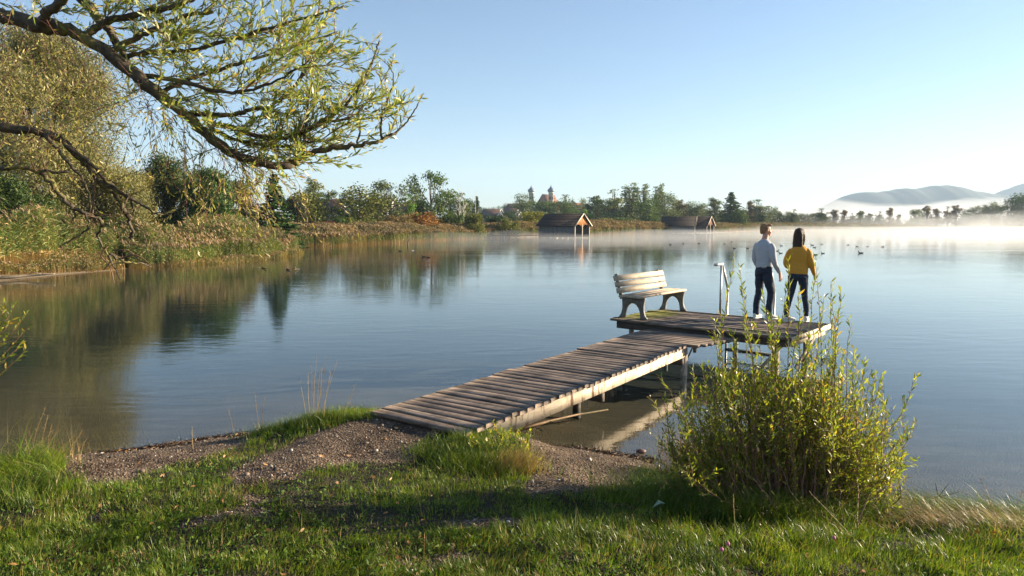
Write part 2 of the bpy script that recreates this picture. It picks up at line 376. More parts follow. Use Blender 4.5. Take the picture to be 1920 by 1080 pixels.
def tallness(x, y):
    """local blade length multiplier"""
    h = np.full(len(x), 1.0)
    def g(px, py, z, sx, sy, a):
        c = GT(px, py); return a * np.exp(-((x - c[0]) / sx) ** 2 - ((y - c[1]) / sy) ** 2)
    h += g(0, 880, .6, .6, .45, 3.4) + g(-80, 900, .6, .8, .7, 3)
    h += g(620, 790, .3, .55, .3, 1.6) + g(560, 800, .3, .35, .25, 1.6) + g(500, 820, .3, .3, .3, .9)
    h += g(880, 850, .4, .3, .25, 1.5) + g(950, 865, .3, .25, .25, 1.9) + g(830, 820, .4, .2, .15, .8)
    h += g(1250, 940, .4, .4, .3, 1.6) + g(1400, 1020, .5, .6, .25, .8) + g(1650, 1010, .5, .6, .3, 1.1)
    h += g(1850, 985, .4, .8, .3, 1.9) + g(1100, 1000, .5, .5, .4, .8)
    return h * (.7 + .7 * fbm(x * 2.5, y * 2.5, 31))
x, y = scatter_band(400000, 2.45, 10.5)
gmk = gravel_mask(x, y); sdl = -poly_sd(x, y, LAKE)
clump = fbm(x * 6, y * 6, 41, 3); bare = fbm(x * 1.9, y * 1.9, 44, 4)
keep = (sdl > .12 + .1 * vnoise(x * 6, y * 6, 8)) & (rng.random(len(x)) > gmk * 1.06 - .035) & (rng.random(len(x)) < np.clip((clump - .22) * 4.5, .12, 1)) & (rng.random(len(x)) < np.clip((bare - .30) * 6, .18, 1))
gmk = gmk[keep]; x, y = x[keep], y[keep]; z = gz(x, y) - .006; tl = tallness(x, y); n = len(x)
H = .036 * tl * rng.lognormal(0, .35, n) * (.7 + .6 * fbm(x * 4, y * 4, 9)); Wd = .0028 + .0022 * rng.random(n) + .0012 * (tl > 2)
lean = np.abs(rng.normal(.55, .38, n)) + .35 * np.clip(tl - 1.5, 0, 2); azc = fbm(x * 3, y * 3, 5) * 14; az = azc + rng.normal(0, .9, n)
br = (x > 2.6) & (tl > 1.8); az[br] = rng.normal(math.pi * .95, .8, br.sum()); lean[br] += .35
dry = rng.random(n) < np.clip(.05 + 1.1 * (fbm(x * 2.4, y * 2.4, 77) - .5) + .25 * gmk, .02, .6)
parts = [(blades(x[~dry], y[~dry], z[~dry], H[~dry], Wd[~dry], lean[~dry], az[~dry], rng.normal(0, .8, (~dry).sum())), 0),
         (blades(x[dry], y[dry], z[dry], H[dry] * .9, Wd[dry] * .8, lean[dry] + .3, az[dry], rng.normal(0, .8, dry.sum())), 1)]
Vg, fg, mg = cat_blades(parts)
mesh_np("grass", Vg, fg, [grass_m, straw_m], midx=mg, kind="stuff", label="short and long green grass growing on the near bank", cat="grass")
# broad leaved ground cover between the blades
def leaf_quads(Pp, D, L, Wd, roll=None, fold=.0):
    """lanceolate leaves, 6 verts: base, two pairs, tip"""
    n = len(Pp); D = D / (np.linalg.norm(D, axis=1)[:, None] + 1e-9)
    r = rng.normal(0, 1, (n, 3)); s = np.cross(D, r); s /= np.linalg.norm(s, axis=1)[:, None] + 1e-9; u = np.cross(s, D)
    L = np.broadcast_to(L, (n,))[:, None]; Wd = np.broadcast_to(Wd, (n,))[:, None]; cv = rng.normal(0, .10, (n, 1)) * L
    rows = [Pp, Pp + D * L * .3 + s * Wd * .46 + u * cv * .7, Pp + D * L * .3 - s * Wd * .46 + u * cv * .7,
            Pp + D * L * .68 + s * Wd * .38 + u * cv * .8, Pp + D * L * .68 - s * Wd * .38 + u * cv * .8, Pp + D * L - u * cv * .3]
    V = np.stack(rows, 1).reshape(-1, 3); b = np.arange(n)[:, None] * 6
    return V, b + np.array([1, 2, 4, 3]), np.concatenate([b + np.array([0, 2, 1]), b + np.array([3, 4, 5])])
x, y = scatter_band(30000, 2.5, 9)
k = (-poly_sd(x, y, LAKE) > .2) & (gravel_mask(x, y) < .6) & (fbm(x * 3, y * 3, 61) > .45); x, y = x[k], y[k]; z = gz(x, y) + rng.random(len(x)) * .03
D = np.stack([rng.normal(0, 1, len(x)), rng.normal(0, 1, len(x)), np.abs(rng.normal(0, .35, len(x)))], 1)
Vl, ql, tl_ = leaf_quads(np.stack([x, y, z], 1), D, .018 + .02 * rng.random(len(x)), .010 + .008 * rng.random(len(x)))
cover_m = leafmat("ground_cover_leaf", [(0, (.03, .075, .012)), (.5, (.07, .13, .02)), (1, (.13, .17, .03))], .3, .6, spec=.15)
mesh_np("ground_cover", Vl, [ql, tl_], cover_m, kind="stuff", label="small broad leaves of weeds spread low between the grass blades", cat="ground cover")
# gravel stones
ph = (1 + 5 ** .5) / 2
ico = np.array([(-1, ph, 0), (1, ph, 0), (-1, -ph, 0), (1, -ph, 0), (0, -1, ph), (0, 1, ph), (0, -1, -ph), (0, 1, -ph), (ph, 0, -1), (ph, 0, 1), (-ph, 0, -1), (-ph, 0, 1)]) / 1.9
icf = np.array([(0, 11, 5), (0, 5, 1), (0, 1, 7), (0, 7, 10), (0, 10, 11), (1, 5, 9), (5, 11, 4), (11, 10, 2), (10, 7, 6), (7, 1, 8), (3, 9, 4), (3, 4, 2), (3, 2, 6), (3, 6, 8), (3, 8, 9), (4, 9, 5), (2, 4, 11), (6, 2, 10), (8, 6, 7), (9, 8, 1)])
x, y = scatter_band(90000, 3.2, 10, .8, 1.2); gmk = gravel_mask(x, y); sdl = -poly_sd(x, y, LAKE)
k = ((gmk > .35) | ((sdl < .3) & (rng.random(len(x)) < .5))) & (sdl > -.45) & (rng.random(len(x)) < .8); x, y = x[k], y[k]; n = len(x)
r = .0035 * rng.lognormal(0, .55, n); z = gz(x, y) + r * .3
sc_ = rng.uniform(.6, 1.3, (n, 1, 3)) * np.array([1, 1, .7]) * r[:, None, None]
V = ico[None] * sc_ * rng.uniform(.8, 1.2, (n, 12, 1)); a = rng.random(n) * 6.28; ca, sa = np.cos(a)[:, None], np.sin(a)[:, None]
V = np.stack([V[..., 0] * ca - V[..., 1] * sa, V[..., 0] * sa + V[..., 1] * ca, V[..., 2]], -1) + np.stack([x, y, z], 1)[:, None]
peb = leafmat("pebble_stone", [(0, (.045, .032, .022)), (.4, (.11, .08, .056)), (.75, (.2, .15, .11)), (.95, (.36, .3, .24)), (1, (.6, .55, .5))], 0.0, .7)
mesh_np("gravel", V.reshape(-1, 3), [(icf[None] + np.arange(n)[:, None, None] * 12).reshape(-1, 3)], peb, smooth=False, kind="stuff", label="small brown and grey stones lying on the path and beach", cat="gravel")
# fallen leaves and twigs on the bank
x, y = scatter_band(420, 2.6, 9); k = (-poly_sd(x, y, LAKE) > .05); x, y = x[k], y[k]; z = gz(x, y) + .02 + .02 * rng.random(len(x))
D = np.stack([rng.normal(0, 1, len(x)), rng.normal(0, 1, len(x)), rng.normal(0, .25, len(x))], 1)
Vl, ql, tl_ = leaf_quads(np.stack([x, y, z], 1), D, .03 + .03 * rng.random(len(x)), .013 + .012 * rng.random(len(x)))
fal = leafmat("fallen_leaf_brown", [(0, (.12, .05, .02)), (.5, (.3, .15, .05)), (.85, (.36, .24, .12)), (1, (.42, .3, .2))], .15, .6)
mesh_np("leaf_litter", Vl, [ql, tl_], fal, kind="stuff", label="dry brown fallen leaves scattered over the bank", cat="fallen leaves")
# wrack line of dark debris along the water's edge
pts = []
for a_, b_ in [((990, 836), (1225, 860)), ((140, 858), (460, 813))]:
    n = 1800; tt = rng.random(n); p0, p1 = G(*a_), G(*b_); c = p0[None] + (p1 - p0)[None] * tt[:, None]; c[:, 1] += rng.normal(-.03, .07, n); pts.append(c)
c = np.concatenate(pts); z = gz(c[:, 0], c[:, 1]); k = z > -.03; c = c[k]; c[:, 2] = z[k] + .008
D = np.stack([rng.normal(0, 1, len(c)), rng.normal(0, .6, len(c)), rng.normal(0, .12, len(c))], 1)
Vl, ql, tl_ = leaf_quads(c, D, .03 + .06 * rng.random(len(c)), .005 + .008 * rng.random(len(c)))
wr = leafmat("wet_debris", [(0, (.03, .018, .01)), (.6, (.09, .055, .03)), (1, (.2, .12, .07))], 0, .6)
mesh_np("shore_debris", Vl, [ql, tl_], wr, kind="stuff", label="dark wet twigs and leaf scraps washed up along the waterline", cat="debris")

# ------------------------------------------------------------------ pier
def woodmat(name, stops, rough=.75, stain=None, st=(1.2, 22, 22), bmp=.5, grime=None):
    m, t, bs, o = new_mat(name); g = t.nodes.new("ShaderNodeNewGeometry"); tc = t.nodes.new("ShaderNodeTexCoord")
    # every board gets its own slice of the grain
    off = t.nodes.new("ShaderNodeVectorMath"); off.operation = 'SCALE'; off.inputs[0].default_value = (37, 53, 71); t.links.new(g.outputs["Random Per Island"], off.inputs["Scale"])
    ad = t.nodes.new("ShaderNodeVectorMath"); ad.operation = 'ADD'; t.links.new(tc.outputs["Object"], ad.inputs[0]); t.links.new(off.outputs[0], ad.inputs[1])
    n = noise(t, 1.0, 6, .7, vec=ad.outputs[0], stretch=st, dist=.6)
    base = ramp(t, n, stops)
    tint = ramp(t, g.outputs["Random Per Island"], [(0, (.5, .48, .46)), (.4, (.9, .87, .85)), (.8, (1.15, 1.10, 1.03)), (.95, (1.5, 1.46, 1.4)), (1, (1.7, 1.65, 1.6))])
    c = mixc(t, .25 if 'wall' in name or 'gable' in name else 1.0, base, tint, 'MULTIPLY')
    n2 = noise(t, 3.2, 5, .7)
    lo2 = .38 if 'deck' in name or 'platform' in name else .72
    c = mixc(t, 1.0, c, ramp(t, n2, [(.36, (lo2, lo2 * .96, lo2 * .92)), (.54, (1, 1, 1))]), 'MULTIPLY')
    if stain:
        nn = noise(t, 9, 4, .7, stretch=(1, 1, .25)); c = mixc(t, ramp(t, nn, [(.52, (0, 0, 0)), (.62, (1, 1, 1))]), c, stain)
    if grime:     # moss patch: position and radius in object space
        sub = t.nodes.new("ShaderNodeVectorMath"); sub.operation = 'DISTANCE'; sub.inputs[1].default_value = grime[0]
        mpn = t.nodes.new("ShaderNodeMapping"); mpn.inputs["Scale"].default_value = grime[3]; t.links.new(tc.outputs["Object"], mpn.inputs[0]); t.links.new(mpn.outputs[0], sub.inputs[0])
        a = t.nodes.new("ShaderNodeMath"); a.operation = 'MULTIPLY_ADD'; a.inputs[1].default_value = .55; t.links.new(noise(t, 7, 5, .7), a.inputs[0]); t.links.new(sub.outputs["Value"], a.inputs[2])
        c = mixc(t, ramp(t, a.outputs[0], [(grime[1] - .12, (1, 1, 1)), (grime[1] + .1, (0, 0, 0))]), c, grime[2])
    t.links.new(c, bs.inputs["Base Color"]); bs.inputs["Roughness"].default_value = rough; bs.inputs["Specular IOR Level"].default_value = .35
    bump(t, n, bmp, .006, bs); return m
deck_st = [(.3, (.04, .03, .024)), (.45, (.11, .083, .065)), (.6, (.20, .155, .125)), (.8, (.34, .285, .24))]
deck_m = woodmat("weathered_deck_wood", deck_st)
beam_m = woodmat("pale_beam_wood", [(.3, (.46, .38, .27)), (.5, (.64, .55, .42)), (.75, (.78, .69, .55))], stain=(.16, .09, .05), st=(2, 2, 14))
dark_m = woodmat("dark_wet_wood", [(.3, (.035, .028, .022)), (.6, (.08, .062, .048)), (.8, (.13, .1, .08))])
steel_m = plain("galvanised_steel", (.42, .42, .41), .42, .2, 14, metal=.75)
post_m = plain("weathered_post", (.3, .25, .2), .8, .35, 10, .4, stretch=(6, 6, 1))

WZ, PZ = .50, .61
wl0, wr0 = G(703, 770, WZ), G(893, 803, WZ)
wdir = G(1178, 626, WZ) - wl0; wdir[2] = 0; WL = np.linalg.norm(wdir); wdir /= WL
wper = np.array([wdir[1], -wdir[0], 0.0]); WW = abs(np.dot(wr0 - wl0, wper))
pier = empty("pier", tuple(wl0 * [1, 1, 0]), label="weathered grey wooden pier with a walkway leading to a raised platform on posts", cat="pier")
ploc = np.array(pier.location)
def pchild(o, org, ang):
    """child mesh built in a local frame at org turned by ang about Z"""
    o.location = tuple(np.asarray(org) - ploc); o.rotation_euler = (0, 0, ang); return o
def boards(mb, y0, y1, x0f, x1f, wdt, th, gap=.009, jit=.012, ends=None):
    y = y0; 
    while y < y1 - .02:
        b = min(wdt * rng.uniform(.88, 1.1), y1 - y); a0 = x0f(y + b / 2) - rng.uniform(0, jit * 2); a1 = x1f(y + b / 2) + rng.uniform(0, jit * 2)
        dz = rng.normal(0, .0035); tw = rng.normal(0, .0035)
        n = 7; xs = np.linspace(a0, a1, n); V = []
        bow = rng.normal(0, .003)
        for q, xx in enumerate(xs):
            f = (q / (n - 1) - .5) * 2; zz = dz + bow * (1 - f * f) + tw * f
            ya = y + gap / 2 + rng.normal(0, .0012); yb = y + b - gap / 2 + rng.normal(0, .0012)
            e = .004
            V += [(xx, ya, zz - th), (xx, ya, zz - e), (xx, ya + e, zz), (xx, yb - e, zz), (xx, yb, zz - e), (xx, yb, zz - th)]
        f4 = []
        for q in range(n - 1):
            for r_ in range(6):
                f4.append([q * 6 + r_, q * 6 + (r_ + 1) % 6, q * 6 + 6 + (r_ + 1) % 6, q * 6 + 6 + r_])
        f4 += [[0, 1, 4, 5], [1, 2, 3, 4]]; o_ = (n - 1) * 6; f4 += [[o_ + 5, o_ + 4, o_ + 1, o_], [o_ + 4, o_ + 3, o_ + 2, o_ + 1]]
        mb.add(V, f4=f4)
        y += b
ang_w = math.atan2(wdir[1], wdir[0]) - math.pi / 2      # local Y = walkway direction
WLEN = WL - .45
mb = MB(); boards(mb, -.04, WLEN, lambda y: 0, lambda y: WW, .148, .042)
pchild(mb.build("walkway_deck", deck_m, pier), (wl0[0], wl0[1], WZ), ang_w)
# bearers under the walkway
for xo, mt_ in ((.05, beam_m), (WW - .05, beam_m)):
    mb = MB(); mb.box((xo, WLEN / 2 + .09, -.045 - .075), (.07, WLEN - .26, .148))
    pchild(mb.build("beam", mt_, pier), (wl0[0], wl0[1], WZ), ang_w)
def pier_local(u, v, z): return np.array([wl0[0], wl0[1], 0]) + wper * u + wdir * v + np.array([0, 0, z])
def post(p, ztop, r=.055, zb=-1.6, m_=post_m, lean=(0, 0)):
    mb = MB(); mb.tube([(0, 0, zb), (lean[0] * .5, lean[1] * .5, (zb + ztop) / 2), (lean[0], lean[1], ztop)], [r, r, r * .96], 12)
    o = mb.build("post", m_, pier, smooth=True); o.location = (p[0] - ploc[0], p[1] - ploc[1], 0); return o
for u, v in ((.30, 2.9), (WW - .5, 2.9), (.1, WLEN - .1), (WW - .045, WLEN + .02)):
    post(pier_local(u, v, 0), WZ - .06, m_=dark_m if v < 4 else post_m)
for v in (2.7, WLEN - .12):
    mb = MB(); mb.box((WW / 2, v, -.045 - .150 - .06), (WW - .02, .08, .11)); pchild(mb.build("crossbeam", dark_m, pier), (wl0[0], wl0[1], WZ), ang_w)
# platform
pc = [G(1145, 597, PZ), G(1482, 633, PZ), G(1550, 608, PZ), G(1235, 578.5, PZ)]
o0 = pc[0]; udir = pc[1] - pc[0]; PLEN = np.linalg.norm(udir); udir /= PLEN; vdir = np.array([-udir[1], udir[0], 0.0]); PWID = abs(np.dot(pc[3] - pc[0], vdir))
ang_p = math.atan2(udir[1], udir[0])
def plat(u, v, z): return np.array([o0[0], o0[1], 0]) + udir * u + vdir * v + np.array([0, 0, z])
print("walk", WL, WW, "plat", PLEN, PWID, "ang", math.degrees(ang_w), math.degrees(ang_p))
deckp_m = woodmat("weathered_platform_wood", deck_st, st=(1.2, 22, 22), grime=((.2, .58, 0), .72, (.13, .13, .022), (.9, .55, 1)))
mb = MB(); boards(mb, 0, PWID, lambda y: 0, lambda y: PLEN, .142, .04, jit=.02)
pchild(mb.build("platform_deck", deckp_m, pier), (o0[0], o0[1], PZ), ang_p)
for v in (.12, PWID - .12):
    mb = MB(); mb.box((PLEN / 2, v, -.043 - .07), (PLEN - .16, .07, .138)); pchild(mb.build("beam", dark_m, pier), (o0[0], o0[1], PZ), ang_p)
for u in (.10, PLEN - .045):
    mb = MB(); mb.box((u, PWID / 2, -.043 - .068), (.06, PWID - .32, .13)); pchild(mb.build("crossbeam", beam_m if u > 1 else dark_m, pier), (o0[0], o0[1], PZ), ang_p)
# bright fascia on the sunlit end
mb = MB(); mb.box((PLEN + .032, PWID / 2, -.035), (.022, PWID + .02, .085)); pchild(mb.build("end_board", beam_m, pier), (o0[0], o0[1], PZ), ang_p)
for u, v in ((.28, .3), (.28, PWID - .3), (PLEN - .3, .25), (PLEN - .3, PWID - .25), (PLEN * .52, PWID - .25)):
    post(plat(u, v, 0), PZ - .06, .05, -2.2)
def strut(a, b, r=.022, nm="brace", mt_=post_m):
    mb = MB(); mb.tube([np.array(a) - ploc, np.array(b) - ploc], r, 8); return mb.build(nm, mt_, pier, smooth=True)
strut(plat(PLEN - .12, .16, PZ - .1), plat(PLEN - .75, .2, -.25), .028)
strut(plat(PLEN - .1, PWID - .2, PZ - .1), plat(PLEN - .15, .3, -.2), .026)
strut(plat(1.75, .15, PZ - .12), pier_local(WW - .05, WLEN - .1, .08), .014)
# landing between walkway and platform: boards parallel to the platform
mb = MB()
A_ = G(1178, 626, WZ); B_ = G(1192, 612, WZ); C_ = G(1392, 629, WZ); D_ = G(1314, 650, WZ)
def lp(p): d = np.asarray(p) - np.array([wl0[0], wl0[1], WZ]); return np.array([d @ wper, d @ wdir])
a2, b2, c2, d2 = lp(A_), lp(B_), lp(C_), lp(D_)
vtop = max(b2[1], c2[1]) + .25
def xl(y): return np.interp(y, [a2[1], vtop], [0, .10])
def xr(y): return np.interp(y, [WLEN, WLEN + .02, vtop], [WW + .12, WW + .2, c2[0] + .25])
# clip under the platform: front line of the platform in the walkway frame
fl0, fl1 = lp(plat(0, .07, WZ)), lp(plat(PLEN, .07, WZ))
y = WLEN + .012
while y < vtop + .5:
    b = .148
    # the board runs from xl to xr but stops where it passes well under the platform
    x0, x1 = xl(y), xr(y); ym = y + b / 2
    sl_ = (fl1[1] - fl0[1]) / (fl1[0] - fl0[0]); lim = lambda xx: fl0[1] + sl_ * (xx - fl0[0]) + .22
    xs_ = np.linspace(x0, x1, 40); ok = ym < lim(xs_)
    if ok.any():
        x0_, x1_ = xs_[ok].min(), xs_[ok].max()
        mb.box(((x0_ + x1_) / 2, ym, -.021 + rng.normal(0, .001)), (x1_ - x0_, b - .009, .042), jit=.0015)
    y += b
pchild(mb.build("landing_deck", deck_m, pier), (wl0[0], wl0[1], WZ), ang_w)
mb = MB()
pa = pier_local(WW + .12, WLEN + .03, WZ - .05); pb_ = plat(1.75, .02, WZ - .05)
mb.bar(np.array(pa) - ploc - [0, 0, .035], np.array(pb_) - ploc - [0, 0, .035], .05, .07); mb.build("beam", dark_m, pier)
# handrails of the bathing ladder
def rail(u):
    mb = MB(); e = PWID; r = .022
    pts = [(e - .36, 1.0), (e - .02, 1.0)]
    def q(v, z): return plat(u, v, PZ + z) - ploc
    mb.bar(q(e - .36, 1.0), q(e - .005, 1.0), .045, .045)
    mb.tube([q(e - .06, .98), q(e - .06, 0.003)], r, 10)
    mb.tube([q(e - .01, 1.0), q(e + .27, .50)], r, 10)
    mb.tube([q(e + .27, .51), q(e + .27, -1.3)], r, 10)
    return mb.build("handrail", steel_m, pier, smooth=False)
def edge_u(px):
    k = (px - 960) / F
    best = min((abs((lambda p: p[0] / (p[1] * CT + (CAM_H - p[2]) * ST))(plat(u, PWID + .27, PZ + .3)) - k), u) for u in np.linspace(0, PLEN, 400)); return best[1]
u1, u2 = edge_u(1364), edge_u(1452); print("rails", u1, u2)
rail(u1); rail(u2)
lad = MB()
for k in range(4):
    lad.box((u2 / 2 + u1 / 2, PWID + .20 + .03 * k, -.22 - .26 * k), (u2 - u1 - .05, .17, .035))
pchild(lad.build("ladder", dark_m, pier), (o0[0], o0[1], PZ), ang_p)

# ------------------------------------------------------------------ bench
slat_m = woodmat("pale_bench_wood", [(.3, (.26, .20, .14)), (.5, (.44, .37, .28)), (.75, (.56, .49, .40))], st=(1.4, 16, 16), bmp=.3)
iron_m = plain("cast_bench_frame", (.13, .12, .10), .6, .35, 12, .3)
f0 = G(1164, 595, PZ); f1 = G(1207.5, 598.7, PZ); f2 = G(1242.5, 579, PZ); f3 = G(1282.5, 583, PZ)
bx = f2 - f0; BL = np.linalg.norm(bx[:2]); bx[2] = 0; bx /= BL; bf = np.array([bx[1], -bx[0], 0.0])
dep = .5 * (abs(np.dot(f1 - f0, bf)) + abs(np.dot(f3 - f2, bf))); print("bench", BL, dep)
bench = empty("park_bench", (f0[0], f0[1], PZ), math.atan2(bx[1], bx[0]), label="pale slatted wooden bench with dark arched cast end frames on the pier platform", cat="bench")
# local frame: X along the bench, -Y to the front
D_ = .50
def frame(x):
    mb = MB(); th = .055; o = (x - th / 2, 0, 0); U, W_, N_ = (0, -1, 0), (0, 0, 1), (1, 0, 0)
    n = 14; a = np.linspace(0, math.pi, n); arch = np.stack([D_ / 2 - .165 * np.cos(a), .02 + .27 * np.sin(a) ** .9], 1)
    outer = [(-.05, 0.0), (-.045, .022), (-.005, .06), (.022, .14), (.03, .25), (.018, .35), (.0, .40)] 
    front = [(D_ + .02, .40), (D_ - .005, .37), (D_ - .025, .25), (D_ - .02, .14), (D_ + .01, .05), (D_ + .05, .022), (D_ + .055, 0)]
    top = np.linspace(0, 1, n)
    # strips between the arch and the outer line
    arch = [(.075, 0)] + [tuple(p) for p in arch] + [(D_ - .075, 0)]
    ol = outer + [(xx, .40) for xx in np.linspace(.02, D_, 9)] + front
    ol = np.array(ol); ar = np.array(arch)
    def res(p, m_):
        s = np.concatenate([[0], np.cumsum(np.linalg.norm(np.diff(p, axis=0), axis=1))]); s /= s[-1]; q = np.linspace(0, 1, m_)
        return np.stack([np.interp(q, s, p[:, 0]), np.interp(q, s, p[:, 1])], 1)
    A, B = res(ol, 40), res(ar, 40)
    def to3(p, xx): return np.stack([np.full(len(p), xx), -p[:, 0], p[:, 1]], 1)
    V = np.concatenate([to3(A, x - th / 2), to3(B, x - th / 2), to3(A, x + th / 2), to3(B, x + th / 2)]); f = []
    for i in range(39):
        f += [[i, i + 1, 40 + i + 1, 40 + i], [80 + i, 120 + i, 120 + i + 1, 80 + i + 1], [i, 80 + i, 80 + i + 1, i + 1], [40 + i, 40 + i + 1, 120 + i + 1, 120 + i]]
    f += [[0, 40, 120, 80], [39, 119, 159, 79]]
    mb.add(V, f4=f)
    # back upright, leaning backwards
    mb.bar((x, .0, .36), (x, .135, .83), .055, .05, up=(1, 0, 0))
    return mb.build("end_frame", iron_m, bench)
frame(0.03); frame(BL - .03)
ov = .13
for k in range(3):
    y = -.045 - .045 - k * .155; mb = MB(); mb.box((BL / 2, y, .421), (BL + 2 * ov, .142, .036)); mb.build("seat_slat", slat_m, bench)
for k in range(3):
    z = .52 + k * .118; y = .00 + (z - .36) * .287 - .045; a = .28
    M = Matrix.Rotation(-a, 3, 'X'); mb = MB(); mb.box((BL / 2, y + .012, z), (BL + 2 * ov, .034, .100), M); mb.build("back_slat", slat_m, bench)

# ------------------------------------------------------------------ distant trees
def gh(x, y): return float(gz(np.array([x]), np.array([y]))[0])
def quads_cloud(C, size, out=None, aspect=1.0):
    """small four-sided leaf clumps at C, random orientation"""
    n = len(C); a = rng.normal(0, 1, (n, 3)); a /= np.linalg.norm(a, axis=1)[:, None]
    if out is not None: a = a * .8 + out * .6; a /= np.linalg.norm(a, axis=1)[:, None] + 1e-9
    b = np.cross(a, rng.normal(0, 1, (n, 3))); b /= np.linalg.norm(b, axis=1)[:, None] + 1e-9; c = np.cross(a, b)
    s = size * rng.uniform(.6, 1.4, (n, 1)); b = b * s; c = c * s * aspect
    j = rng.uniform(.5, 1.2, (4, n, 1))
    V = np.stack([C + b * j[0], C + c * j[1], C - b * j[2], C - c * j[3]], 1).reshape(-1, 3)
    return V, np.arange(4 * n).reshape(n, 4)
far_leaf = leafmat("far_foliage", [(0, (.45, .5, .45)), (.5, (.95, 1.0, .9)), (.85, (1.35, 1.25, .9)), (1, (1.7, 1.4, .9))], .3, .6, objcol=True, spec=.15, tint=(1, 1, .6))
bark_m = plain("tree_bark", (.10, .082, .065), .9, .4, 6, .5, stretch=(3, 3, .6))
pale_bark = plain("bleached_bark", (.55, .52, .47), .8, .2, 6)
def lobes(kind):
    L = []
    if kind == 'round':
        for i in range(24):
            a = rng.random() * 6.28; z = rng.uniform(.08, .86); rr = .30 * math.sqrt(max(.05, 1 - ((z - .5) / .48) ** 2)) * rng.uniform(.4, 1.05)
            L.append((rr * math.cos(a), rr * math.sin(a), z, rng.uniform(.11, .19)))
        L.append((0, 0, .5, .22)); L.append((0, 0, .24, .2))
    elif kind == 'bush':
        for i in range(13):
            a = rng.random() * 6.28; z = rng.uniform(.15, .78); rr = .5 * math.sqrt(max(.05, 1 - (z / .95) ** 2)) * rng.uniform(.3, 1)
            L.append((rr * math.cos(a), rr * math.sin(a), z, rng.uniform(.15, .24)))
        L.append((0, 0, .3, .4))
    elif kind == 'open':
        for i in range(30):
            a = rng.random() * 6.28; z = rng.uniform(.18, .92); rr = .40 * math.sqrt(max(.08, 1 - ((z - .58) / .42) ** 2)) * rng.uniform(.4, 1.1)
            L.append((rr * math.cos(a), rr * math.sin(a), z, rng.uniform(.07, .125)))
    elif kind == 'tall':
        for i in range(26):
            a = rng.random() * 6.28; z = rng.uniform(.12, .93); rr = .16 * rng.uniform(.2, 1) * (1.15 - z * .75)
            L.append((rr * math.cos(a), rr * math.sin(a), z, rng.uniform(.055, .095) * (1.25 - .5 * z)))
    elif kind == 'poplar':
        for k in range(4):
            a = rng.random() * 6.28; rr = rng.uniform(.0, .14); top = rng.uniform(.8, .97)
            for z in np.linspace(.06, top, 11): L.append((rr * math.cos(a) + rng.normal(0, .012), rr * math.sin(a), z, .062 * (1.25 - .6 * z)))
    return L
def make_crown(kind, n, size, seed):
    global rng
    old = rng; rng = np.random.default_rng(seed); L = np.array(lobes(kind)) if kind not in ('spruce',) else None
    if kind == 'spruce':
        C = []; K = 26
        for k in range(K):
            z = .06 + .93 * k / K; Rr = .20 * (1 - k / K) ** .85 * rng.uniform(.8, 1.15) + .006
            nb = 9
            for b in range(nb):
                a = rng.random() * 6.28; m_ = int(n / K / nb * (1.6 - 1.2 * k / K)); f = rng.random(m_) ** .6
                rl = Rr * rng.uniform(.7, 1.15)
                C.append(np.stack([np.cos(a + rng.normal(0, .07, m_)) * rl * f, np.sin(a + rng.normal(0, .07, m_)) * rl * f, z - .18 * rl * f + rng.normal(0, .006, m_) + .06 * rl], 1))
        C = np.concatenate(C); O = C * [1, 1, 0]; O /= np.linalg.norm(O, axis=1)[:, None] + 1e-9
    else:
        w_ = L[:, 3] ** 2; k = rng.choice(len(L), n, p=w_ / w_.sum()); d = rng.normal(0, 1, (n, 3)); d /= np.linalg.norm(d, axis=1)[:, None]
        r = L[k, 3][:, None] * (rng.random((n, 1)) ** .35) * (1 + .25 * rng.normal(0, 1, (n, 1)).clip(-1.5, 1.5))
        C = L[k, :3] + d * r * [1, 1, .9]; O = d
        keep = (fbm(C[:, 0] * 14 + 50, C[:, 2] * 14 + C[:, 1] * 9, seed, 2) > .33) | (rng.random(n) < .25); C, O = C[keep], O[keep]
        C[:, 2] = np.abs(C[:, 2])
    V, q = quads_cloud(C, size, O)
    me = mesh_np("crown", V, [q], far_leaf).data; ob = [o for o in bpy.data.objects if o.data == me][0]; bpy.data.objects.remove(ob)
    mb = MB(); mb.tube([(0, 0, -.04), (.005, 0, .2), (-.005, .01, .5), (0, 0, .85 if kind != 'bush' else .4)], [.022, .017, .011, .003], 7)
    if L is not None:
        for l in L[:: (1 if kind in ('open', 'tall') else 2)]:
            z0 = max(.12, l[2] * .5); p0 = np.array([0, 0, z0]); p1 = l[:3]; mid = (p0 + p1) / 2 + [0, 0, -.03]
            mb.tube([p0, mid, p1], [.009, .006, .002], 5, cap=False)
    tm = mb.build("trunk", bark_m, None, smooth=True); tme = tm.data; bpy.data.objects.remove(tm)
    rng = old
    return me, tme
protos = {k: [make_crown(k, n, s, sd) for sd in seeds] for k, n, s, seeds in (
    ('round', 5200, .016, (1, 2, 3)), ('bush', 4200, .024, (4, 5)), ('open', 3600, .0145, (6, 7)), ('tall', 3200, .0125, (8, 9, 10)), ('poplar', 3600, .0125, (11, 12)), ('spruce', 6000, .014, (13, 14)))}
KW = {'round': .66, 'bush': .98, 'open': .74, 'tall': .30, 'poplar': .33, 'spruce': .36}
GREEN = dict(olive=(0.142, 0.155, 0.047), green=(0.088, 0.135, 0.038), dark=(0.041, 0.074, 0.03), grey=(0.135, 0.169, 0.081), yellow=(0.23, 0.223, 0.041), orange=(0.27, 0.128, 0.038), red=(0.162, 0.061, 0.041), pale=(0.189, 0.216, 0.095), spruce=(0.05, 0.10, 0.035), bright=(0.121, 0.23, 0.041), brown=(0.189, 0.135, 0.068))
tcount = 0
